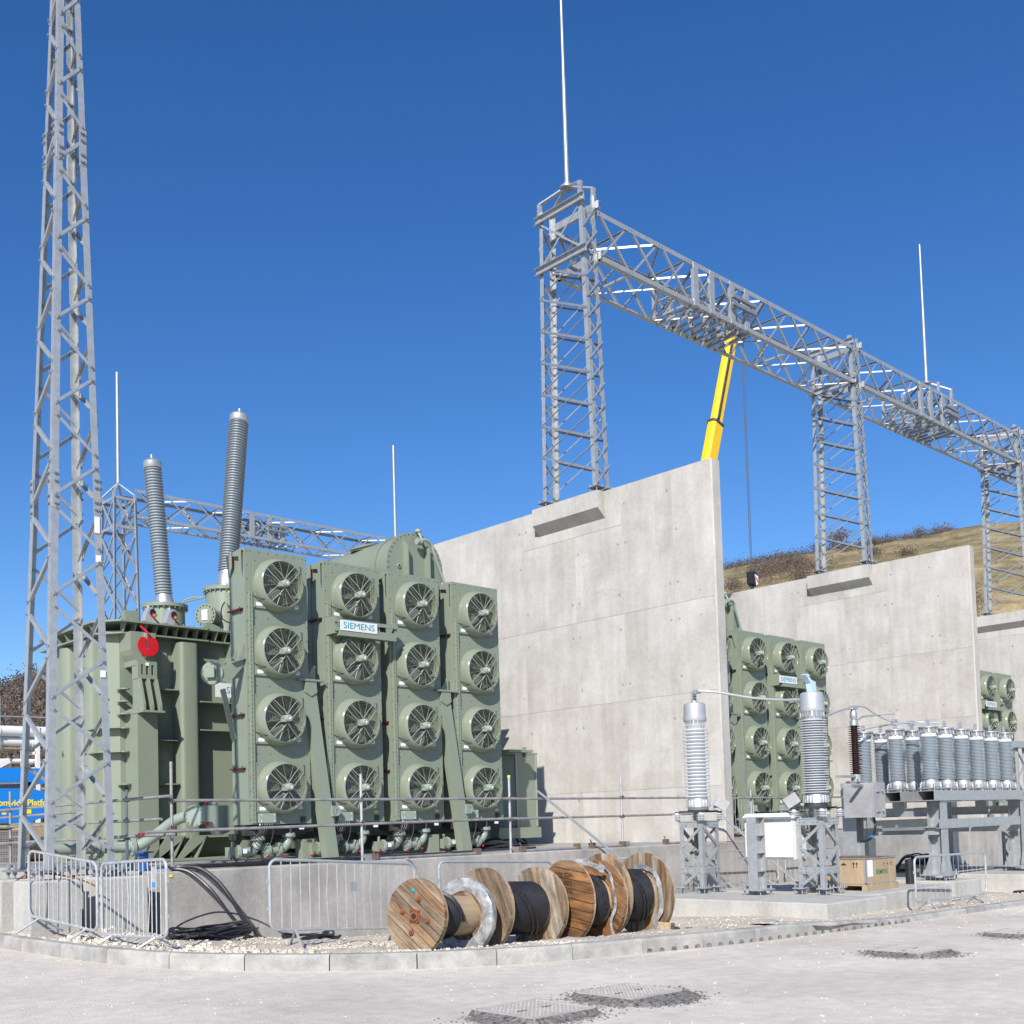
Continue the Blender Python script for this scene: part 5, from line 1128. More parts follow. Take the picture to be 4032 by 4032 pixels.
# ================================================================== cable heaps and hoses
def coil(c, rx, ry, n, label, h=.12, r=.016):
    t = thing('cable_coil', label, 'cable coil', c, random.random()*.3, 'coils of black cable')
    for k in range(n):
        a0 = random.random()*6; ox, oy = random.gauss(0, rx*.10), random.gauss(0, ry*.12); sx = rx*random.uniform(.78, 1.05); sy = ry*random.uniform(.75, 1.05); zz = .02+h*k/n
        pts = [V(ox+sx*cos(q), oy+sy*sin(q), zz+.03*sin(q*2+a0)+.012*sin(5*q+a0)) for q in [2*pi*i/36 for i in range(36)]]
        obj('loop', MB().tube(pts, r, 6, True), 'cable', t)
    return t
coil((7.45, 13.8, .07), .68, .42, 13, 'heap of black cable loops on the gravel beside the plinth corner', .13, .017)
coil((8.4, 12.9, -.04), .42, .3, 10, 'smaller heap of black cable loops, behind the foot of the paint-spattered barrier', .12, .014)
def hose(label, pts, r, m='cable', n=8, nm='hose', grp=None): return tag(obj(nm, MB().tube(smooth_path(pts, n), r, 8), m), label, nm, grp)
hose('thick black hose curving out from the plinth edge down to the cable heap', [(11.0, 15.85, .985), (9.2, 15.85, .985), (8.2, 15.75, .99), (7.86, 15.6, 1.0), (8.14, 15.4, .97), (8.31, 15.15, .77), (8.39, 14.85, .48), (8.36, 14.5, .23), (8.29, 14.1, .11), (8.1, 13.7, .06)], .034, nm='black_hose', grp='hoses over the plinth edge')
hose('second black hose beside the thick one, reaching the cable heap', [(9.4, 16.1, .98), (8.2, 15.95, .985), (7.8, 15.62, .985), (7.97, 15.38, .93), (8.17, 15.1, .66), (8.22, 14.7, .34), (8.15, 14.2, .12), (8.0, 13.9, .08)], .026, nm='black_hose', grp='hoses over the plinth edge')
hose('thin black cable arching over the heap of cable loops', [(6.9, 13.9, .2), (7.2, 13.9, .34), (7.6, 13.8, .42), (8.0, 13.6, .3), (8.3, 13.3, .08)], .012, nm='black_cable', grp='loose cables')
hose('grey cable hanging down the plinth front, left of the drums', [(13.4, 15.72, .98), (12.2, 15.5, .965), (12.25, 15.42, .85), (12.5, 15.3, .3), (12.6, 15.1, -.1), (12.55, 14.6, -.28)], .016, nm='grey_cable', m='galv_old', grp='loose cables')
hose('thick black cables lying along the plinth below the radiators', [(8.2, 16.6, .97), (10.5, 16.45, .97), (13, 16.3, .975), (15, 16.7, .97), (17, 17.2, .97)], .026, nm='black_cable', grp='loose cables')
hose('black cable bundle lying across the plinth below the second radiator', [(9.5, 15.95, .97), (11.5, 15.9, .975), (13.2, 15.85, .985), (13.6, 16.3, .97), (11.6, 16.2, .97)], .03, nm='black_cable', grp='loose cables')
coil((17.0, 18.9, .96), .9, .5, 9, 'coil of black cable on the plinth under the rightmost nearest radiator', .16, .022)
hose('rusty bent rod curving by the mast stubs', [(5.75, 16.9, .5), (5.9, 16.4, .93), (6.1, 15.9, .99), (6.35, 15.4, .9), (6.5, 15.2, .8)], .012, 'rust', nm='bent_rod')
t = thing('pipe_stub', 'short blue flanged pipe standing on the plinth corner', 'pipe', (7.82, 16.55, .94))
obj('pipe', MB().cyl((0, 0, 0), (0, 0, .29), .075, 16), 'bluepipe', t); obj('flange', MB().cyl((0, 0, .27), (0, 0, .295), .155, 18).cyl((0, 0, 0.002), (0, 0, .02), .15, 18), 'bluepipe', t)
tag(obj('yellow_tag', MB().box(0, .05, -.012, -.002, 0, .04), 'ylabel', None, (7.7, 15.47, .86)), 'small bright yellow tag on the plinth face near its corner', 'tag')
for i, (x, lab) in enumerate(((13.6, 'orange traffic cone on the plinth behind the pipes, left one'), (14.3, 'orange traffic cone on the plinth behind the pipes, right one'))):
    t = thing('traffic_cone', lab, 'cone', (x, 20.6, 1.0), 0, 'cones behind the radiators'); obj('cone', MB().cyl((0, 0, .03), (0, 0, .45), .14, 14, .03), 'orange', t); obj('base', MB().box(-.2, .2, -.2, .2, 0, .03), 'black', t); obj('stripe', MB().cyl((0, 0, .2), (0, 0, .29), .1, 14, .078, False), 'white', t)
# ================================================================== equipment on the right-hand pads
def lattice_stand(parent, w, z0, z1, m='galv'):
    h = w/2
    for sx in (-1, 1):
        for sy in (-1, 1):
            pr = [(0, 0), (.085, 0), (.085, .009), (.009, .009), (.009, .085), (0, .085)]; vs = [V(sx*(h-a), sy*(h-b), z) for z in (z0, z1) for a, b in pr]
            lg = obj('leg', MB().add(vs, [(0, 1, 2, 3), (0, 3, 4, 5), (9, 8, 7, 6), (11, 10, 9, 6)]+[(k, 6+k, 6+(k+1) % 6, (k+1) % 6) for k in range(6)]), m, parent, smooth=False)
            c = V(sx*(h-.02), sy*(h-.02), z0); obj('foot_plate', MB().box(-.1, .1, -.1, .1, -.015, .005, Matrix.Translation(c)), m, lg)
            ab = MB()
            for a in (-.065, .065):
                for b in (-.065, .065): ab.cyl(c+V(a, b, -.13), c+V(a, b, .06), .011, 6).cyl(c+V(a, b, .005), c+V(a, b, .025), .02, 6)
            obj('anchor_bolts', ab, 'galv_dark', lg)
    for n_, d in (((0, -1), (1, 0)), ((-1, 0), (0, 1)), ((0, 1), (1, 0)), ((1, 0), (0, 1))):
        def P(u, z): return V(n_[0]*h+d[0]*u, n_[1]*h+d[1]*u, z)
        up = V(n_[0], n_[1], 0)
        H = z1-z0
        for k, (a, b, za, zb) in enumerate(((-1, 1, .90, .62), (1, -1, .58, .32), (-1, 1, .28, .04))):
            member('brace', P(a*(h-.05), z0+H*za), P(b*(h-.05), z0+H*zb), .05, parent, up)
        obj('tie_plate', MB().bar(P(-h+.01, z1-.06)+up*.006, P(h-.01, z1-.06)+up*.006, .008, .11, V(0, 0, 1)).bar(P(-h+.02, z0+.3)+up*.006, P(h-.02, z0+.3)+up*.006, .008, .12, V(0, 0, 1)), m, parent, smooth=False)
        bb = MB()
        for u in (-.7, -.35, .35, .7):
            for z in (z0+.27, z0+.33, z1-.06): bolt_mb(bb, P(u*h, z)+up*.01, up, .013, .012)
        obj('bolts', bb, 'galv_dark', parent, smooth=False)
    obj('cap_plate', MB().box(-h-.02, h+.02, -h-.02, h+.02, z1-.006, z1+.012), m, parent)
def sheds(z0, z1, rc, rs, n, alt=0, rs2=None):
    p = (z1-z0)/n; pr = [(rc, z0)]
    for k in range(n):
        a = z0+p*k; r = rs if (k % 2 == 0 or rs2 is None) else rs2
        pr += [(rc, a+p*.18), (r, a+p*.46), (r, a+p*.62), (rc, a+p*.74)]
    pr.append((rc, z1)); return pr
def arrester(x, y, label, wrap, rz, n, mp):
    t = thing('surge_arrester', label, 'insulator', (x, y, .15), rz, 'tall insulators on lattice stands')
    lattice_stand(t, .5, .11, 1.29)
    for sx in (-1, 1):
        for sy in (-1, 1): obj('post_insulator', MB().lathe([(.035, 1.302), (.05, 1.31)]+sheds(1.315, 1.43, .045, .095, 4)+[(.03, 1.45), (.02, 1.47)], 14, (sx*.27, sy*.27, 0)), 'porc_light', t)
    obj('base_plate', MB().box(-.25, .25, -.25, .25, 1.47, 1.485).box(-.3, -.2, -.31, .31, 1.45, 1.47).box(.2, .3, -.31, .31, 1.45, 1.47).cyl((0, 0, 1.485), (0, 0, 1.54), .19, 20), 'dark', t)
    fl = MB().lathe([(.17, 1.54), (.205, 1.55), (.185, 1.70), (.165, 1.72)], 28)
    for k in range(20): q = 2*pi*k/20; fl.box(-.012, .012, -.035, .0, 1.56, 1.68, Matrix.Rotation(q, 4, 'Z') @ Matrix.Translation((0, .215, 0)))
    obj('lower_flange', fl, 'alu', t)
    ins = obj('insulator', MB().lathe(sheds(1.71, 2.99, .155, .235, n, 0, .235 if not wrap else .225), 32), mp, t); obj('core_tube', MB().cyl((0, 0, 1.7), (0, 0, 3.0), .166, 28, cap=False), 'porc', ins)
    uf = MB().lathe([(.16, 2.98), (.17, 3.02), (.2, 3.14)], 28)
    for k in range(18): q = 2*pi*k/18; uf.box(-.011, .011, -.03, .0, 3.03, 3.14, Matrix.Rotation(q, 4, 'Z') @ Matrix.Translation((0, .205, 0)))
    obj('upper_flange', uf, 'alu', t)
    obj('cap_can', MB().lathe([(.205, 3.12), (.212, 3.14), (.212, 3.19), (.2, 3.2), (.2, 3.40), (.19, 3.44), (.16, 3.455), (.001, 3.46)], 32), 'alu_paint', t)
    obj('terminal', MB().cyl((0, 0, 3.45), (0, 0, 3.5), .05, 12).box(-.05, .05, -.01, .012, 3.48, 3.62), 'alu' if wrap else 'porc_blue', t)
    tb = MB()
    for a in (-.025, .025):
        for b in (3.53, 3.58): tb.cyl((a, -.03, b), (a, .03, b), .013, 6)
    obj('terminal_bolts', tb, 'dark', t)
    a = 1 if wrap else -1
    mtr = MB().box(-.12, .12, -.13, .13, -.09, .1, Matrix.Translation((.24*a, -.34*a, 1.6)) @ Matrix.Rotation(-.9, 4, 'Z') @ Matrix.Rotation(radians(32*a), 4, 'Y')); obj('discharge_meter', mtr.bar((.12*a, -.17*a, 1.53), (.24*a, -.34*a, 1.56), .06, .04), 'castgrey', t)
    if wrap:
        mb = MB(); n_ = 32; hs = [1.5+.0745*k for k in range(22)]; vs = []
        for k, z in enumerate(hs):
            for i in range(n_):
                q = 2*pi*i/n_; r = .236+.012*noise.noise((cos(q)*3, sin(q)*3, z*7))-(.012 if k % 2 else 0); vs.append((r*cos(q), r*sin(q), z))
        mb.add(vs, [(k*n_+i, k*n_+(i+1) % n_, (k+1)*n_+(i+1) % n_, (k+1)*n_+i) for k in range(21) for i in range(n_)]); obj('clear_wrap', mb, 'clear', t)
        obj('terminal_clamp', MB().box(-.05, .07, -.03, .03, 3.62, 3.66).box(.02, .16, -.04, .04, 3.64, 3.70), 'alu', t)
    else: obj('blue_wrap', MB().prism([(-.06, 3.47), (.08, 3.47), (.07, 3.64), (-.05, 3.66), (-.2, 3.76), (-.24, 3.74), (-.08, 3.6)], -.05, .05, 'y'), 'film_blue', t)
    return t
mcl = bpy.data.materials.new('clear_plastic'); mcl.use_nodes = True; b = mcl.node_tree.nodes['Principled BSDF']; b.inputs['Base Color'].default_value = (.85, .87, .9, 1); b.inputs['Roughness'].default_value = .12; b.inputs['Alpha'].default_value = .16; b.inputs['Specular IOR Level'].default_value = .8; M['clear'] = mcl
M['film_blue'] = mat('pale_blue_film', (.45, .62, .74), .35, 0, .1, 6)
arrester(16.52, 12.46, 'tall insulator wrapped in clear plastic on a lattice stand, before the nearest wall', True, .0, 20, 'porc_light')
arrester(17.0, 10.32, 'tall unwrapped white-ribbed insulator with pale blue film on top', False, .0, 30, 'porc_light')

# white cabinet on an H post
t = thing('cabinet_post', 'galvanised H-section post holding the white cabinet', 'post', (16.44, 11.19, .15), 0)
pm = MB().box(-.135, -.123, -.095, .095, .1, 1.34).box(.123, .135, -.095, .095, .1, 1.34).box(-.123, .123, -.006, .006, .1, 1.34)
obj('shaft', pm, 'galv', t, smooth=False)
for z in (.4, .72, 1.02, 1.33): obj('stiffener', MB().box(-.122, .122, -.094, -.007, z-.005, z+.005).box(-.122, .122, .007, .094, z-.005, z+.005), 'galv', t, smooth=False)
obj('foot_plate', MB().box(-.21, .21, -.21, .21, .075, .1), 'galv', t)
ab = MB()
for a in (-.16, .16):
    for c in (-.16, .16): ab.cyl((a, c, 0.0), (a, c, .19), .014, 6).cyl((a, c, .1), (a, c, .125), .025, 6)
obj('anchor_bolts', ab, 'galv_dark', t)
obj('support_rail', MB().box(.135, .175, -.62, .48, 1.29, 1.33).box(.135, .175, -.62, .48, .60, .64), 'galv_dark', t, smooth=False)
t = thing('switch_cabinet', 'white cabinet with a sloping roof, mounted on the galvanised post', 'cabinet', (16.64, 11.19, .75), 0)
obj('body', MB().box(0, .42, -.60, .36, 0, .70), 'cabinet', t, smooth=False)
obj('roof', MB().prism([(-.04, .70), (-.04, .715), (.1, .80), (.42, .80), (.47, .72), (.47, .70)], -.64, .40, 'y'), 'cabinet', t, smooth=False)
obj('door_seam', MB().box(-.004, 0, -.58, .34, .02, .03).box(-.004, 0, -.58, .34, .66, .67), 'porc_light', t, smooth=False)

# earthing switch: cast box on a column, brown insulator above
t = thing('switch_post', 'wide H-section column under the grey cast box, behind the wooden crate', 'post', (20.0, 11.35, .15))
obj('shaft', MB().box(-.15, -.135, -.15, .15, .03, 1.95).box(.135, .15, -.15, .15, .03, 1.95).box(-.135, .135, -.008, .008, .03, 1.95), 'galv', t, smooth=False); obj('foot_plate', MB().box(-.25, .25, -.25, .25, 0.0, .03), 'galv', t)
t = thing('drive_box', 'grey cast drive box with lugs, hung beside the tall unwrapped insulator', 'drive box', (19.72, 10.95, 1.42))
obj('body', chamfer_block(-.2, .22, -.3, .3, 0, .66, .02), 'castgrey', t); obj('front_cover', MB().box(.23, .25, -.28, .28, .03, .62).box(-.22, .24, -.33, -.305, .0, .66), 'castgrey', t)
l = MB()
for z in (.12, .5): l.box(-.12, .0, -.36, -.33, z-.02, z+.02).cyl((.1, -.34, z), (.1, -.38, z), .02, 8)
obj('lugs', l, 'castgrey', t); obj('shaft_stub', MB().cyl((-.55, -.1, .6), (-.2, -.1, .6), .035, 10).cyl((-.2, -.05, .69), (-.2, -.05, .74), .05, 10), 'galv_dark', t)
obj('control_cable', MB().tube(smooth_path([(.0, -.2, .0), (.02, -.22, -.15), (-.12, -.25, -.33), (-.3, -.25, -.42), (-.5, -.2, -.45)]), .025, 7), 'cable', t); obj('blue_tape', MB().cyl((-.16, -.25, -.36), (-.23, -.25, -.39), .03, 8), 'blue', t)
t = thing('brown_insulator', 'slim dark brown ribbed insulator standing above the grey cast box', 'insulator', (19.95, 11.2, 2.1))
obj('base', MB().cyl((0, 0, 0), (0, 0, .16), .1, 16).box(-.7, .25, -.05, .05, .10, .14).box(-.2, .2, -.12, .12, .0, .03), 'galv', t)
obj('insulator', MB().lathe(sheds(.16, 1.12, .062, .125, 22), 24), 'porc_brown', t)
obj('head', MB().cyl((0, 0, 1.12), (0, 0, 1.22), .08, 14).lathe([(.04, 1.22), (.07, 1.27), (.075, 1.36), (.05, 1.42), (.03, 1.5)], 14).box(-.09, .09, -.05, .05, 1.44, 1.5), 'alu', t)
obj('contact_arm', MB().cyl((.05, 0, 1.2), (.25, -.05, 1.3), .02, 8).bar((.25, -.05, 1.3), (.55, -.12, 1.33), .03, .05).cyl((.55, -.12, 1.33), (1.15, -.25, 1.38), .008, 6).ball((1.15, -.25, 1.38), .022, 6, 4), 'alu', t)

# arrester frame and its three rows of insulators
t = thing('equipment_frame', 'galvanised H-section frame carrying the rows of grey insulators', 'frame', (23.0, 10.9, .15), 0)
O2 = V(23.0, 10.9, .15)
def q2(name, mb, m='galv', par=t): return obj(name, mb.xf(Matrix.Translation(-O2)), m, par, smooth=False)
for x in (21.2, 25.0):
    for y in (10.2, 11.75):
        lg = q2('leg', MB().box(x-.14, x+.14, y-.14, y-.126, .27, 1.7).box(x-.14, x+.14, y+.126, y+.14, .27, 1.7).box(x-.007, x+.007, y-.126, y+.126, .27, 1.7))
        q2('foot_plate', MB().box(x-.28, x+.28, y-.28, y+.28, .245, .27).prism([(x-.28+.02, .27), (x-.14, .27), (x-.14, .6)], y-.14, y-.128, 'y').prism([(x+.26, .27), (x+.14, .27), (x+.14, .6)], y-.14, y-.128, 'y').prism([(y-.26, .27), (y-.14, .27), (y-.14, .6)], x-.14, x-.128, 'x').prism([(y+.26, .27), (y+.14, .27), (y+.14, .6)], x-.14, x-.128, 'x'), par=lg)
        a2 = MB()
        for a in (-.22, .22):
            for c in (-.22, .22): a2.cyl((x+a, y+c, .13), (x+a, y+c, .36), .016, 6).cyl((x+a, y+c, .27), (x+a, y+c, .3), .03, 6)
        q2('anchor_bolts', a2, 'galv_dark', lg)
def ibeam_y(x, y0, y1, z0, z1, w): return MB().box(x-w, x+w, y0, y1, z0, z0+.014).box(x-w, x+w, y0, y1, z1-.014, z1).box(x-.006, x+.006, y0, y1, z0+.014, z1-.014)
def chan_x(x0, x1, y, z0, z1, w): return MB().box(x0, x1, y, y+.01, z0, z1).box(x0, x1, y+.01, y+w, z1-.012, z1).box(x0, x1, y+.01, y+w, z0, z0+.012)
for x in (21.2, 25.0): q2('cross_beam', ibeam_y(x, 10.35, 11.6, 1.40, 1.58, .07)); q2('cross_post', MB().box(x-.06, x+.06, 10.85, 11.1, 1.58, 1.71))
q2('side_beam', chan_x(20.95, 24.75, 10.04, 1.16, 1.34, .08)); q2('side_beam', chan_x(20.95, 24.75, 11.82, 1.16, 1.34, .08))
q2('end_beam', MB().box(21.03, 21.042, 10.1, 11.85, 1.04, 1.19).box(20.95, 21.03, 10.1, 11.85, 1.18, 1.19).box(20.95, 21.03, 10.1, 11.85, 1.04, 1.05)); q2('end_beam', MB().box(24.84, 24.85, 10.1, 11.85, 1.02, 1.18))
q2('end_bracket', MB().bar((20.95, 11.2, 1.16), (20.95, 10.35, 1.17), .16, .06), 'galv_dark')
for k, y in enumerate((10.195, 10.885, 11.575)):
    q2('carrier_beam', MB().box(20.75, 24.95, y-.175, y+.175, 1.892, 1.905).box(20.75, 24.95, y-.175, y+.175, 1.705, 1.718).box(20.75, 24.95, y-.175, y-.165, 1.718, 1.892).box(20.75, 24.95, y+.165, y+.175, 1.718, 1.892))
UB = MB().lathe([(.15, .06), (.165, .09), (.145, .2), (.13, .22)], 24)
for k in range(12): q = 2*pi*k/12; UB.box(-.012, .012, 0, .03, .08, .17, Matrix.Rotation(q, 4, 'Z') @ Matrix.Translation((0, .15, 0)))
UB.box(-.17, .17, -.17, .17, .035, .06)
for a in (-.14, .14):
    for c in (-.14, .14): UB.cyl((a, c, 0), (a, c, .14), .014, 6)
UB = UB.mesh('base_flange', 'alu'); UI = MB().lathe(sheds(.22, 1.06, .125, .168, 28), 28).mesh('insulator', 'porc_blue'); UR = MB().lathe([(.128, 1.05), (.15, 1.06), (.15, 1.1), (.13, 1.12)], 24).mesh('collar', 'white')
UT = MB().lathe([(.13, 1.11), (.145, 1.2), (.15, 1.22), (.19, 1.225), (.19, 1.25), (.001, 1.255)], 24)
for k in range(12): q = 2*pi*k/12; UT.box(-.012, .012, 0, .035, 1.13, 1.22, Matrix.Rotation(q, 4, 'Z') @ Matrix.Translation((0, .14, 0)))
UT.prism([(.1, -.05), (.33, -.05), (.36, 0), (.33, .05), (.1, .05)], 1.23, 1.25, 'z')
UT = UT.mesh('head_flange', 'alu')
UP = MB().box(-.055, .055, -.008, .008, 1.255, 1.39); 
for a in (-.028, .028):
    for z in (1.30, 1.35): UP.cyl((a, -.022, z), (a, .022, z), .013, 6)
UP = UP.mesh('terminal_palm', 'alu')
ordn = ['first', 'second', 'third', 'fourth', 'fifth', 'sixth']; rows = ['front row', 'middle row', 'back row']
for r, y in enumerate((10.195, 10.885, 11.575)):
    for k in range(6):
        x = 20.98+.705*k
        t = thing('stub_insulator', 'grey ribbed insulator, %s from the left in the %s on the frame' % (ordn[k], rows[r]), 'insulator', (x, y, 1.905), 0, 'rows of grey insulators')
        for nm, me in (('base_flange', UB), ('insulator', UI), ('collar', UR), ('head_flange', UT), ('terminal_palm', UP)): link(nm, me, t)
# conductors
def cond(label, pts, r=.022): return tag(obj('conductor', MB().tube(smooth_path(pts, 6), r, 8), 'alu_paint'), label, 'conductor', 'bare conductors')
cond('bare conductor sagging from the wrapped insulator to the unwrapped one', [(16.6, 12.42, 3.83), (16.75, 12.1, 3.78), (16.9, 11.5, 3.63), (17.0, 10.95, 3.54), (17.0, 10.5, 3.5)])
cond('bare conductor from the unwrapped insulator to the brown insulator head', [(17.15, 10.4, 3.2), (18.2, 10.75, 3.3), (19.4, 11.1, 3.5), (19.9, 11.2, 3.55)], .018)
cond('bare conductor drooping from the brown insulator to the grey insulator rows', [(19.95, 11.2, 3.6), (20.3, 11.15, 3.6), (20.6, 11.1, 3.48), (20.95, 10.95, 3.33), (21.4, 10.7, 3.28), (21.7, 10.3, 3.27)], .018)
cond('short conductor linking the back row to the front row of insulators', [(20.98, 11.6, 3.22), (21.0, 11.0, 3.26), (21.05, 10.4, 3.27), (21.3, 10.2, 3.27)], .014)
for x, y in ((21.0, 10.9), (21.7, 10.9)): tag(obj('conductor_clamp', MB().box(-.06, .06, -.04, .04, 0, .1).cyl((-.07, -.02, .07), (.07, -.02, .07), .015, 6).cyl((-.07, .02, .07), (.07, .02, .07), .015, 6), 'alu', None, (x, y, 3.26)), 'metal clamp holding a conductor above the %s of the middle row' % ('first insulator' if x < 21.3 else 'second insulator'), 'clamp', 'conductor clamps')

# ladder-like lattice leg at the right edge
t = thing('lattice_post', 'slim lattice post at the right edge, beyond the grey insulator rows', 'lattice post', (26.1, 10.6, .15))
for a, c in ((0, 0), (.4, 0), (0, .4), (.4, .4)): member('leg', V(a, c, 0), V(a, c, 2.75), .06, t, (1, 0, 0))
for k in range(7):
    z = .1+.38*k
    for (a, c), (d, e), up in (((0, 0), (.4, 0), V(0, -1, 0)), ((0, 0), (0, .4), V(-1, 0, 0)), ((0, .4), (.4, .4), V(0, 1, 0))): member('brace', V(a, c, z if k % 2 else z+.36), V(d, e, z+.36 if k % 2 else z), .04, t, up)
obj('head_plate', MB().box(-.1, .5, -.1, .5, 2.75, 2.9), 'galv', t)

# crate on its pallet, upright pipe, pallet under the frame
t = thing('wooden_crate', 'plywood crate with green stencilled lettering and a white label, on the pad', 'crate', (17.79, 9.89, .265))
O3 = V(17.79, 9.89, 0); CW, CD, CH = 1.06, 1.05, .44
for nm, x0, x1, y0, y1 in (('front_board', .012, CW, 0, .012), ('left_board', 0, .012, .0, CD), ('back_board', .012, CW, CD-.012, CD), ('right_board', CW-.012, CW, .012, CD-.012)): obj(nm, MB().box(x0, x1, y0, y1, 0, CH), 'wood_new', t, smooth=False)
obj('lid', MB().box(-.012, CW+.012, -.012, CD+.012, CH, CH+.018), 'wood', t, smooth=False)
obj('corner_strip', MB().box(-.004, .03, -.004, -.001, .005, CH).box(-.004, -.001, -.004, .03, .005, CH).box(-.014, CW+.014, -.015, -.0125, CH-.004, CH+.01).box(-.015, -.0125, -.014, CD+.014, CH-.004, CH+.01).box(-.004, CW, -.004, -.001, 0, .02).box(-.004, -.001, 0, CD, 0, .02), 'galv', t, smooth=False)
link('lettering', text_mesh('SIEMENS', .115, 'greenink', .0008, .002), t, (.55, -.0015, .2), (pi/2, 0, 0))
obj('white_label', MB().box(.06, .24, -.004, -.001, .13, .42), 'label', t)
obj('handling_marks', MB().prism([(.62, .36), (.66, .36), (.645, .32), (.645, .30), (.655, .295), (.625, .295), (.635, .30), (.635, .32)], -.0025, -.0005, 'y').prism([(.74, .32), (.80, .32), (.77, .355)], -.0025, -.0005, 'y').prism([(.86, .3), (.868, .3), (.868, .34), (.878, .34), (.864, .365), (.85, .34), (.86, .34)], -.0025, -.0005, 'y').prism([(.90, .3), (.908, .3), (.908, .34), (.918, .34), (.904, .365), (.89, .34), (.9, .34)], -.0025, -.0005, 'y').prism([(.55, .38), (.63, .38), (.61, .33), (.595, .315), (.595, .29), (.61, .28), (.57, .28), (.585, .29), (.585, .315), (.57, .33)], -.0025, -.0005, 'x').prism([(.36, .33), (.48, .33), (.45, .36), (.42, .37), (.39, .36)], -.0025, -.0005, 'x').prism([(.16, .29), (.175, .29), (.175, .35), (.195, .35), (.167, .39), (.14, .35), (.16, .35)], -.0025, -.0005, 'x').prism([(.22, .29), (.235, .29), (.235, .35), (.255, .35), (.227, .39), (.2, .35), (.22, .35)], -.0025, -.0005, 'x'), 'ink', t, smooth=False)
obj('paper_notice', MB().box(-.003, -.0005, .82, 1.03, .16, .42), 'label', t); obj('blue_mark', MB().prism([(.86, .2), (.97, .2), (.95, .3)], -.0045, -.0032, 'x'), 'blue', t)
t = thing('pallet', 'timber pallet under the plywood crate', 'pallet', (17.76, 9.86, .155), 0, 'pallets')
def pallet(t, w, d):
    for y in (0, d/2-.05, d-.1): obj('runner', MB().box(0, w, y, y+.1, 0, .085), 'wood_new', t, smooth=False)
    for k in range(7): x = k*(w-.1)/6; obj('slat', MB().box(x, x+.1, 0, d, .086, .107), 'wood_new', t, smooth=False)
pallet(t, 1.12, 1.1)
t = thing('upright_pipe', 'short black plastic pipe standing upright right of the crate', 'pipe', (19.87, 10.15, .15)); obj('pipe', MB().lathe([(.068, 0), (.078, 0), (.078, .46), (.068, .46), (.068, .0)], 20), 'black', t)
for x, y, l in ((23.55, 12.0, 'timber pallet on the pad behind the arrester frame'), (25.2, 12.2, 'second timber pallet behind the arrester frame, at the right edge')):
    t = thing('pallet', l, 'pallet', (x, y, .155), 0, 'pallets'); pallet(t, 1.2, 1.0)
hose('black cable bow lying on the pallet behind the frame', [(23.5, 12.3, .25), (23.8, 12.3, .45), (24.2, 12.35, .5), (24.7, 12.4, .38), (25.1, 12.4, .25)], .035, nm='black_cable', grp='loose cables')
coil((25.5, 12.7, .26), .4, .3, 7, 'coil of black cable on the pallet at the right edge', .2, .02)
hose('long black cable lying on the gravel in front of the far pad', [(22.6, 9.35, -.17), (24, 9.2, -.2), (26.5, 9.15, -.23), (30, 9.2, -.26)], .05, nm='black_cable', grp='loose cables')
for pts, lab_ in (([(12.9, 8.7, .0), (13.1, 8.68, .0)], 'shortest dark steel offcut on the gravel, nearest the drums'), ([(13.9, 8.5, -.02), (14.6, 8.42, -.03)], 'longest dark steel offcut on the gravel, close to the kerb'), ([(14.3, 10.0, -.08), (14.7, 9.7, -.09)], 'thin dark steel offcut on the gravel, close to the concrete pad')): tag(obj('steel_offcut', MB().tube(pts, .007, 5), 'dark'), lab_, 'offcut', 'steel offcuts on the gravel')
tag(obj('blue_scrap', MB().box(-.07, .07, -.03, .03, 0, .006), 'blue', None, (13.6, 8.95, .0), (.1, 0, .4)), 'small blue scrap lying on the gravel behind the kerb', 'scrap')

# ================================================================== crane behind the walls
t = thing('mobile_crane', 'yellow telescopic crane boom rising from behind the nearest wall', 'crane', (36.0, 30.0, -1.2))
O4 = V(36.0, 30.0, -1.2)
def cq(name, mb, m, par=t, s=False): return obj(name, mb.xf(Matrix.Translation(-O4)), m, par, smooth=s)
b0 = V(36.3, 30, 2.5); tip = V(43.75, 30, 24.4); d = (tip-b0).normalized()
def boomsec(a, b, w, h):
    s = V(0, 1, 0); u = s.cross(d); P = [(-w/2, -h/2+.12), (-w/2+.12, -h/2), (w/2-.12, -h/2), (w/2, -h/2+.12), (w/2, h/2), (-w/2, h/2)]
    vs = [b0+d*l+s*p[0]+u*p[1] for l in (a, b) for p in P]; return MB().add(vs, [(0, 1, 2, 3, 4, 5), (11, 10, 9, 8, 7, 6)]+[(k, 6+k, 6+(k+1) % 6, (k+1) % 6) for k in range(6)])
LB_ = (tip-b0).length; jn = LB_*.83-.0
zc = lambda z: (z-b0.z)/d.z
bs = cq('boom_section', boomsec(0, zc(19.6), .50, .66), 'yellow'); cq('boom_collar', boomsec(zc(19.6), zc(19.72), .56, .7), 'dark', bs)
cq('boom_section', boomsec(zc(19.72), LB_, .40, .54), 'yellow')
cq('boom_seam', boomsec(zc(19.8), LB_*.97, .06, .03).xf(Matrix.Translation(V(0, -.21, 0)+V(0, 1, 0).cross(d)*-.1)), 'dark', bs)
cq('boom_head', boomsec(LB_-.1, LB_+.5, .6, .5).cyl(tip+d*.1+V(.6, -.25, 0), tip+d*.1+V(.6, .25, 0), .3, 16).bar(tip, tip+d*.1+V(.6, 0, 0), .3, .3), 'dark')
hx, hy = 44.62, 30.0
cq('hoist_rope', MB().cyl((hx-.06, hy, 24.3), (hx-.06, hy, 13.2), .018, 5).cyl((hx+.06, hy, 24.3), (hx+.06, hy, 13.2), .018, 5), 'dark')
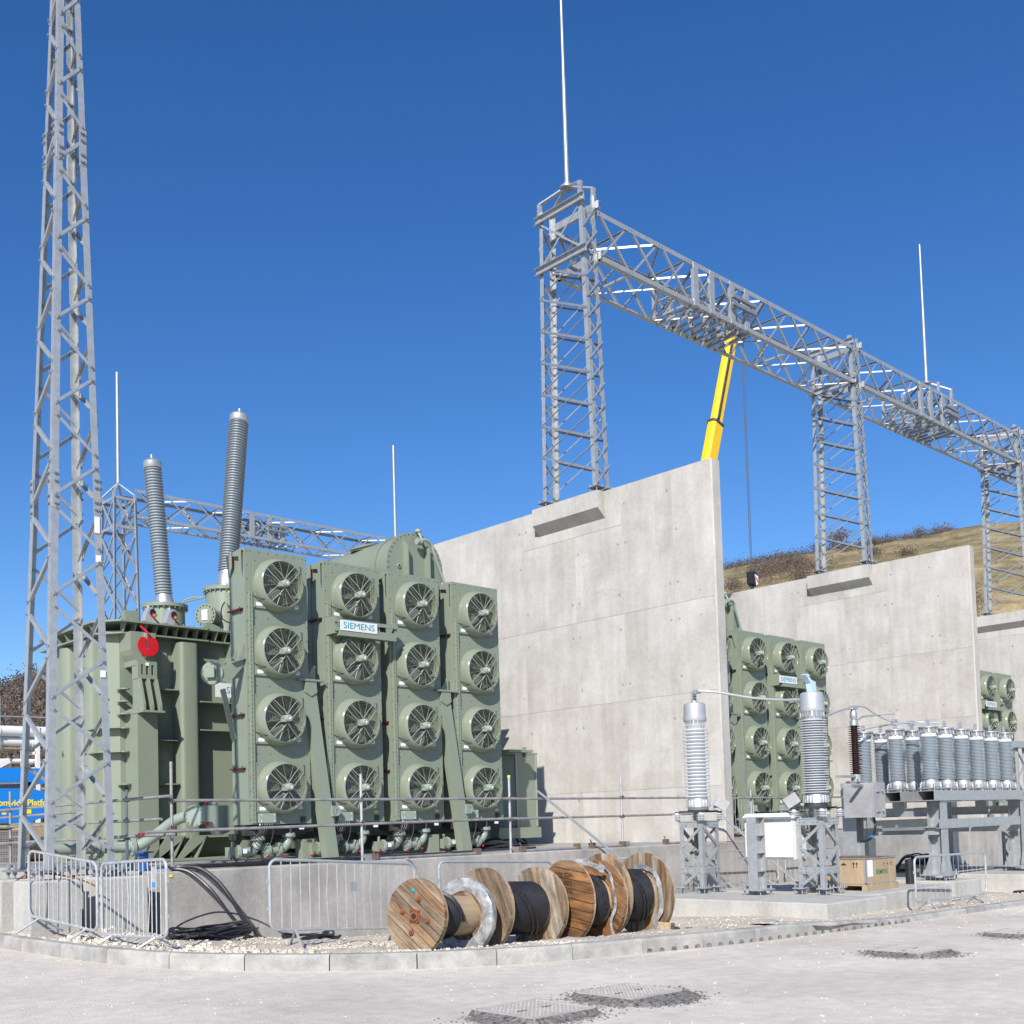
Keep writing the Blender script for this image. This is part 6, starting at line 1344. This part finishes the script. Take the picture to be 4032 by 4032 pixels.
hk = cq('hook_block', MB().prism([(hx-.22, 13.05), (hx+.12, 13.1), (hx+.3, 12.9), (hx+.3, 12.5), (hx+.1, 12.36), (hx-.2, 12.5)], 29.85, 30.15, 'y').cyl((hx, hy, 12.4), (hx, hy, 11.9), .08, 8), 'black'); cq('hook_stripes', MB().prism([(hx+.02, 12.95), (hx+.28, 12.88), (hx+.28, 12.5), (hx+.12, 12.42)], 29.835, 29.848, 'y'), 'label', hk); cq('hook_red_stripe', MB().prism([(hx+.05, 12.75), (hx+.27, 12.52), (hx+.27, 12.62), (hx+.05, 12.85)], 29.82, 29.833, 'y'), 'red', hk); cq('hook', MB().tube(arc((hx, hy, 11.75), .18, pi*.6, pi*2.1, 12), .05, 8), 'dark', hk, True)
cq('carrier', chamfer_block(33, 40, 28.7, 31.3, -.5, .6, .1), 'yellow'); cq('counterweight', chamfer_block(33.2, 35.6, 28.6, 31.4, .7, 2.4, .1), 'dark'); cq('cab', chamfer_block(36.6, 38.2, 28.6, 29.6, .7, 2.6, .15), 'yellow')
w_ = MB()
for x in (34, 35.5, 37.5, 39):
    for y in (28.55, 31.15): w_.cyl((x, y, -.65), (x, y+.3, -.65), .55, 18)
cq('wheels', w_, 'black', t, True)

# ================================================================== left background
t = thing('access_platform', 'blue self-propelled work platform with yellow lettering, behind the mast', 'work platform', (11.4, 33, .84))
def lt(name, mb, m, par=t, s=True): return obj(name, mb.xf(Matrix.Translation(-V(11.4, 33, .84))), m, par, smooth=s)
P = [(9.2, 1.93), (12.1, 1.93), (12.5, 2.1), (12.75, 2.5), (12.6, 2.8), (12.1, 2.92), (9.2, 2.92)]
by = lt('body', MB().prism(P, 32.8, 34.2, 'y'), 'blue', s=False)
lt('boom', MB().prism([(9.0, 3.52), (12.9, 3.5), (12.9, 3.1), (12.5, 3.06), (12.2, 3.0), (9.0, 3.12)], 32.9, 33.5, 'y'), 'blue', s=False)
lt('chassis', MB().box(9.3, 12.4, 33, 34.0, 1.3, 1.9), 'dark', s=False)
w_ = MB()
for x in (9.8, 12.0): w_.cyl((x, 32.75, 1.25), (x, 33.05, 1.25), .42, 18)
lt('wheels', w_, 'black'); lt('chrome_bar', MB().cyl((9.2, 32.75, 3.02), (12.0, 32.75, 3.06), .03, 8), 'alu'); lt('dark_grille', MB().box(9.2, 12.3, 32.9, 33.4, 2.93, 3.1), 'dark', s=False)
l = link('lettering', text_mesh('Nationwide Platforms', .245, 'ylabel', .002, .006), by, (11.87-11.4, 32.795-33, 2.5-.84), (pi/2, 0, 0))
lt('yellow_sticker', MB().box(11.94, 12.13, 32.79, 32.797, 2.19, 2.31), 'ylabel', by); lt('yellow_sticker', MB().box(11.32, 11.44, 32.79, 32.797, 2.17, 2.23), 'ylabel', by)
for z, r, y, l in ((4.54, .15, 33.0, 'topmost white pipe of the pipe rack beyond the blue platform'), (4.25, .14, 33.2, 'middle white pipe of the pipe rack beyond the blue platform'), (3.7, .07, 33.4, 'lowest and thinnest white pipe of the pipe rack beyond the blue platform')):
    k = 1.32; x0, x1 = 5.0*k, 13.5*k; zz = 1.5+(z-1.5)*k
    t = thing('white_pipe', l, 'pipe', (x0, 33*k+(y-33), zz), 0, 'white pipes of the rack')
    obj('pipe', MB().cyl((0, 0, 0), (x1-x0, 0, .05), r*k, 16), 'white', t)
    f = MB()
    for q in (.52, .60, .74, .86): xq = (x1-x0)*q; f.cyl((xq-.05, 0, .03), (xq+.05, 0, .03), r*k*1.12, 16)
    obj('joint', f, 'white', t)
t = thing('pipe_rack', 'white steel rack carrying the white pipes at the left edge', 'pipe rack', (14.8, 44, .84))
for x in (-3.5, -1, 1.5, 4):
    for y in (-.6, .9): obj('post', MB().box(x-.07, x+.07, y-.07, y+.07, 0, 4.9), 'white', t, smooth=False)
    obj('cross_beam', MB().box(x-.07, x+.07, -.6, .9, 2.55, 2.7).box(x-.07, x+.07, -.6, .9, 3.2, 3.35).box(x-.07, x+.07, -.6, .9, 3.85, 3.95), 'white', t, smooth=False)
    obj('brace', MB().bar((x, .2, 2.7), (x+1.2, .2, 3.8), .1, .1).bar((x+.4, -.4, 3.0), (x+1.5, -.4, 3.6), .2, .2), 'white', t, smooth=False)
for z in (2.5, 3.0): obj('stringer', MB().box(-5, 5, -.65, -.58, z, z+.06), 'galv', t, smooth=False)
obj('timber_plank', MB().box(-5, 5, -.4, .4, 4.05, 4.09), 'wood_new', t, smooth=False); obj('guard_post', MB().cyl((-.5, -.5, 4), (-.5, -.5, 6.1), .03, 6).cyl((.15, -.5, 4), (.15, -.5, 6.0), .03, 6).cyl((2.0, -.5, 4), (2.0, -.5, 6.3), .03, 6).cyl((0, -.5, 5.25), (4, -.5, 5.3), .025, 6), 'galv', t)
t = thing('timber_crate', 'pale plywood crate on the plinth behind the mast, below the blue platform', 'crate', (9.8, 26.9, .942))
obj('side_panel', MB().box(0, .75, 0, .02, .06, .88), 'wood_new', t, smooth=False); obj('side_panel', MB().box(0, .02, .02, .9, .06, .88), 'wood_new', t, smooth=False); obj('lid', MB().box(-.02, .77, -.02, .92, .88, .91), 'wood_new', t, smooth=False); obj('base', MB().box(0, .75, 0, .9, 0, .06), 'rust', t, smooth=False)
t = thing('block_stack', 'stack of grey perforated blocks on the plinth at the left edge', 'block stack', (8.6, 26.6, .942))
for r in range(5):
    for c in range(3):
        o = obj('block', MB().box(c*.4+.005, c*.4+.395, 0, .4, r*.15, r*.15+.143), 'greyblock', t, smooth=False)
        hm = MB()
        for k in range(6): hm.box(c*.4+.03+.058*k, c*.4+.06+.058*k, -.003, -.0005, r*.15+.03, r*.15+.055); hm.box(c*.4+.03+.058*k, c*.4+.06+.058*k, -.003, -.0005, r*.15+.08, r*.15+.105)
        obj('block_holes', hm, 'dark', o, smooth=False)
tag(obj('yellow_sheet', MB().box(8.95, 9.5, 26.6, 27.2, 1.72, 1.76).box(9.0, 9.4, 26.55, 27, 1.76, 1.8), 'ylabel'), 'crumpled yellow sheet lying on the grey block stack', 'sheet')
# shade on the road at the right is not drawn; nothing casts it
bpy.context.view_layer.update()
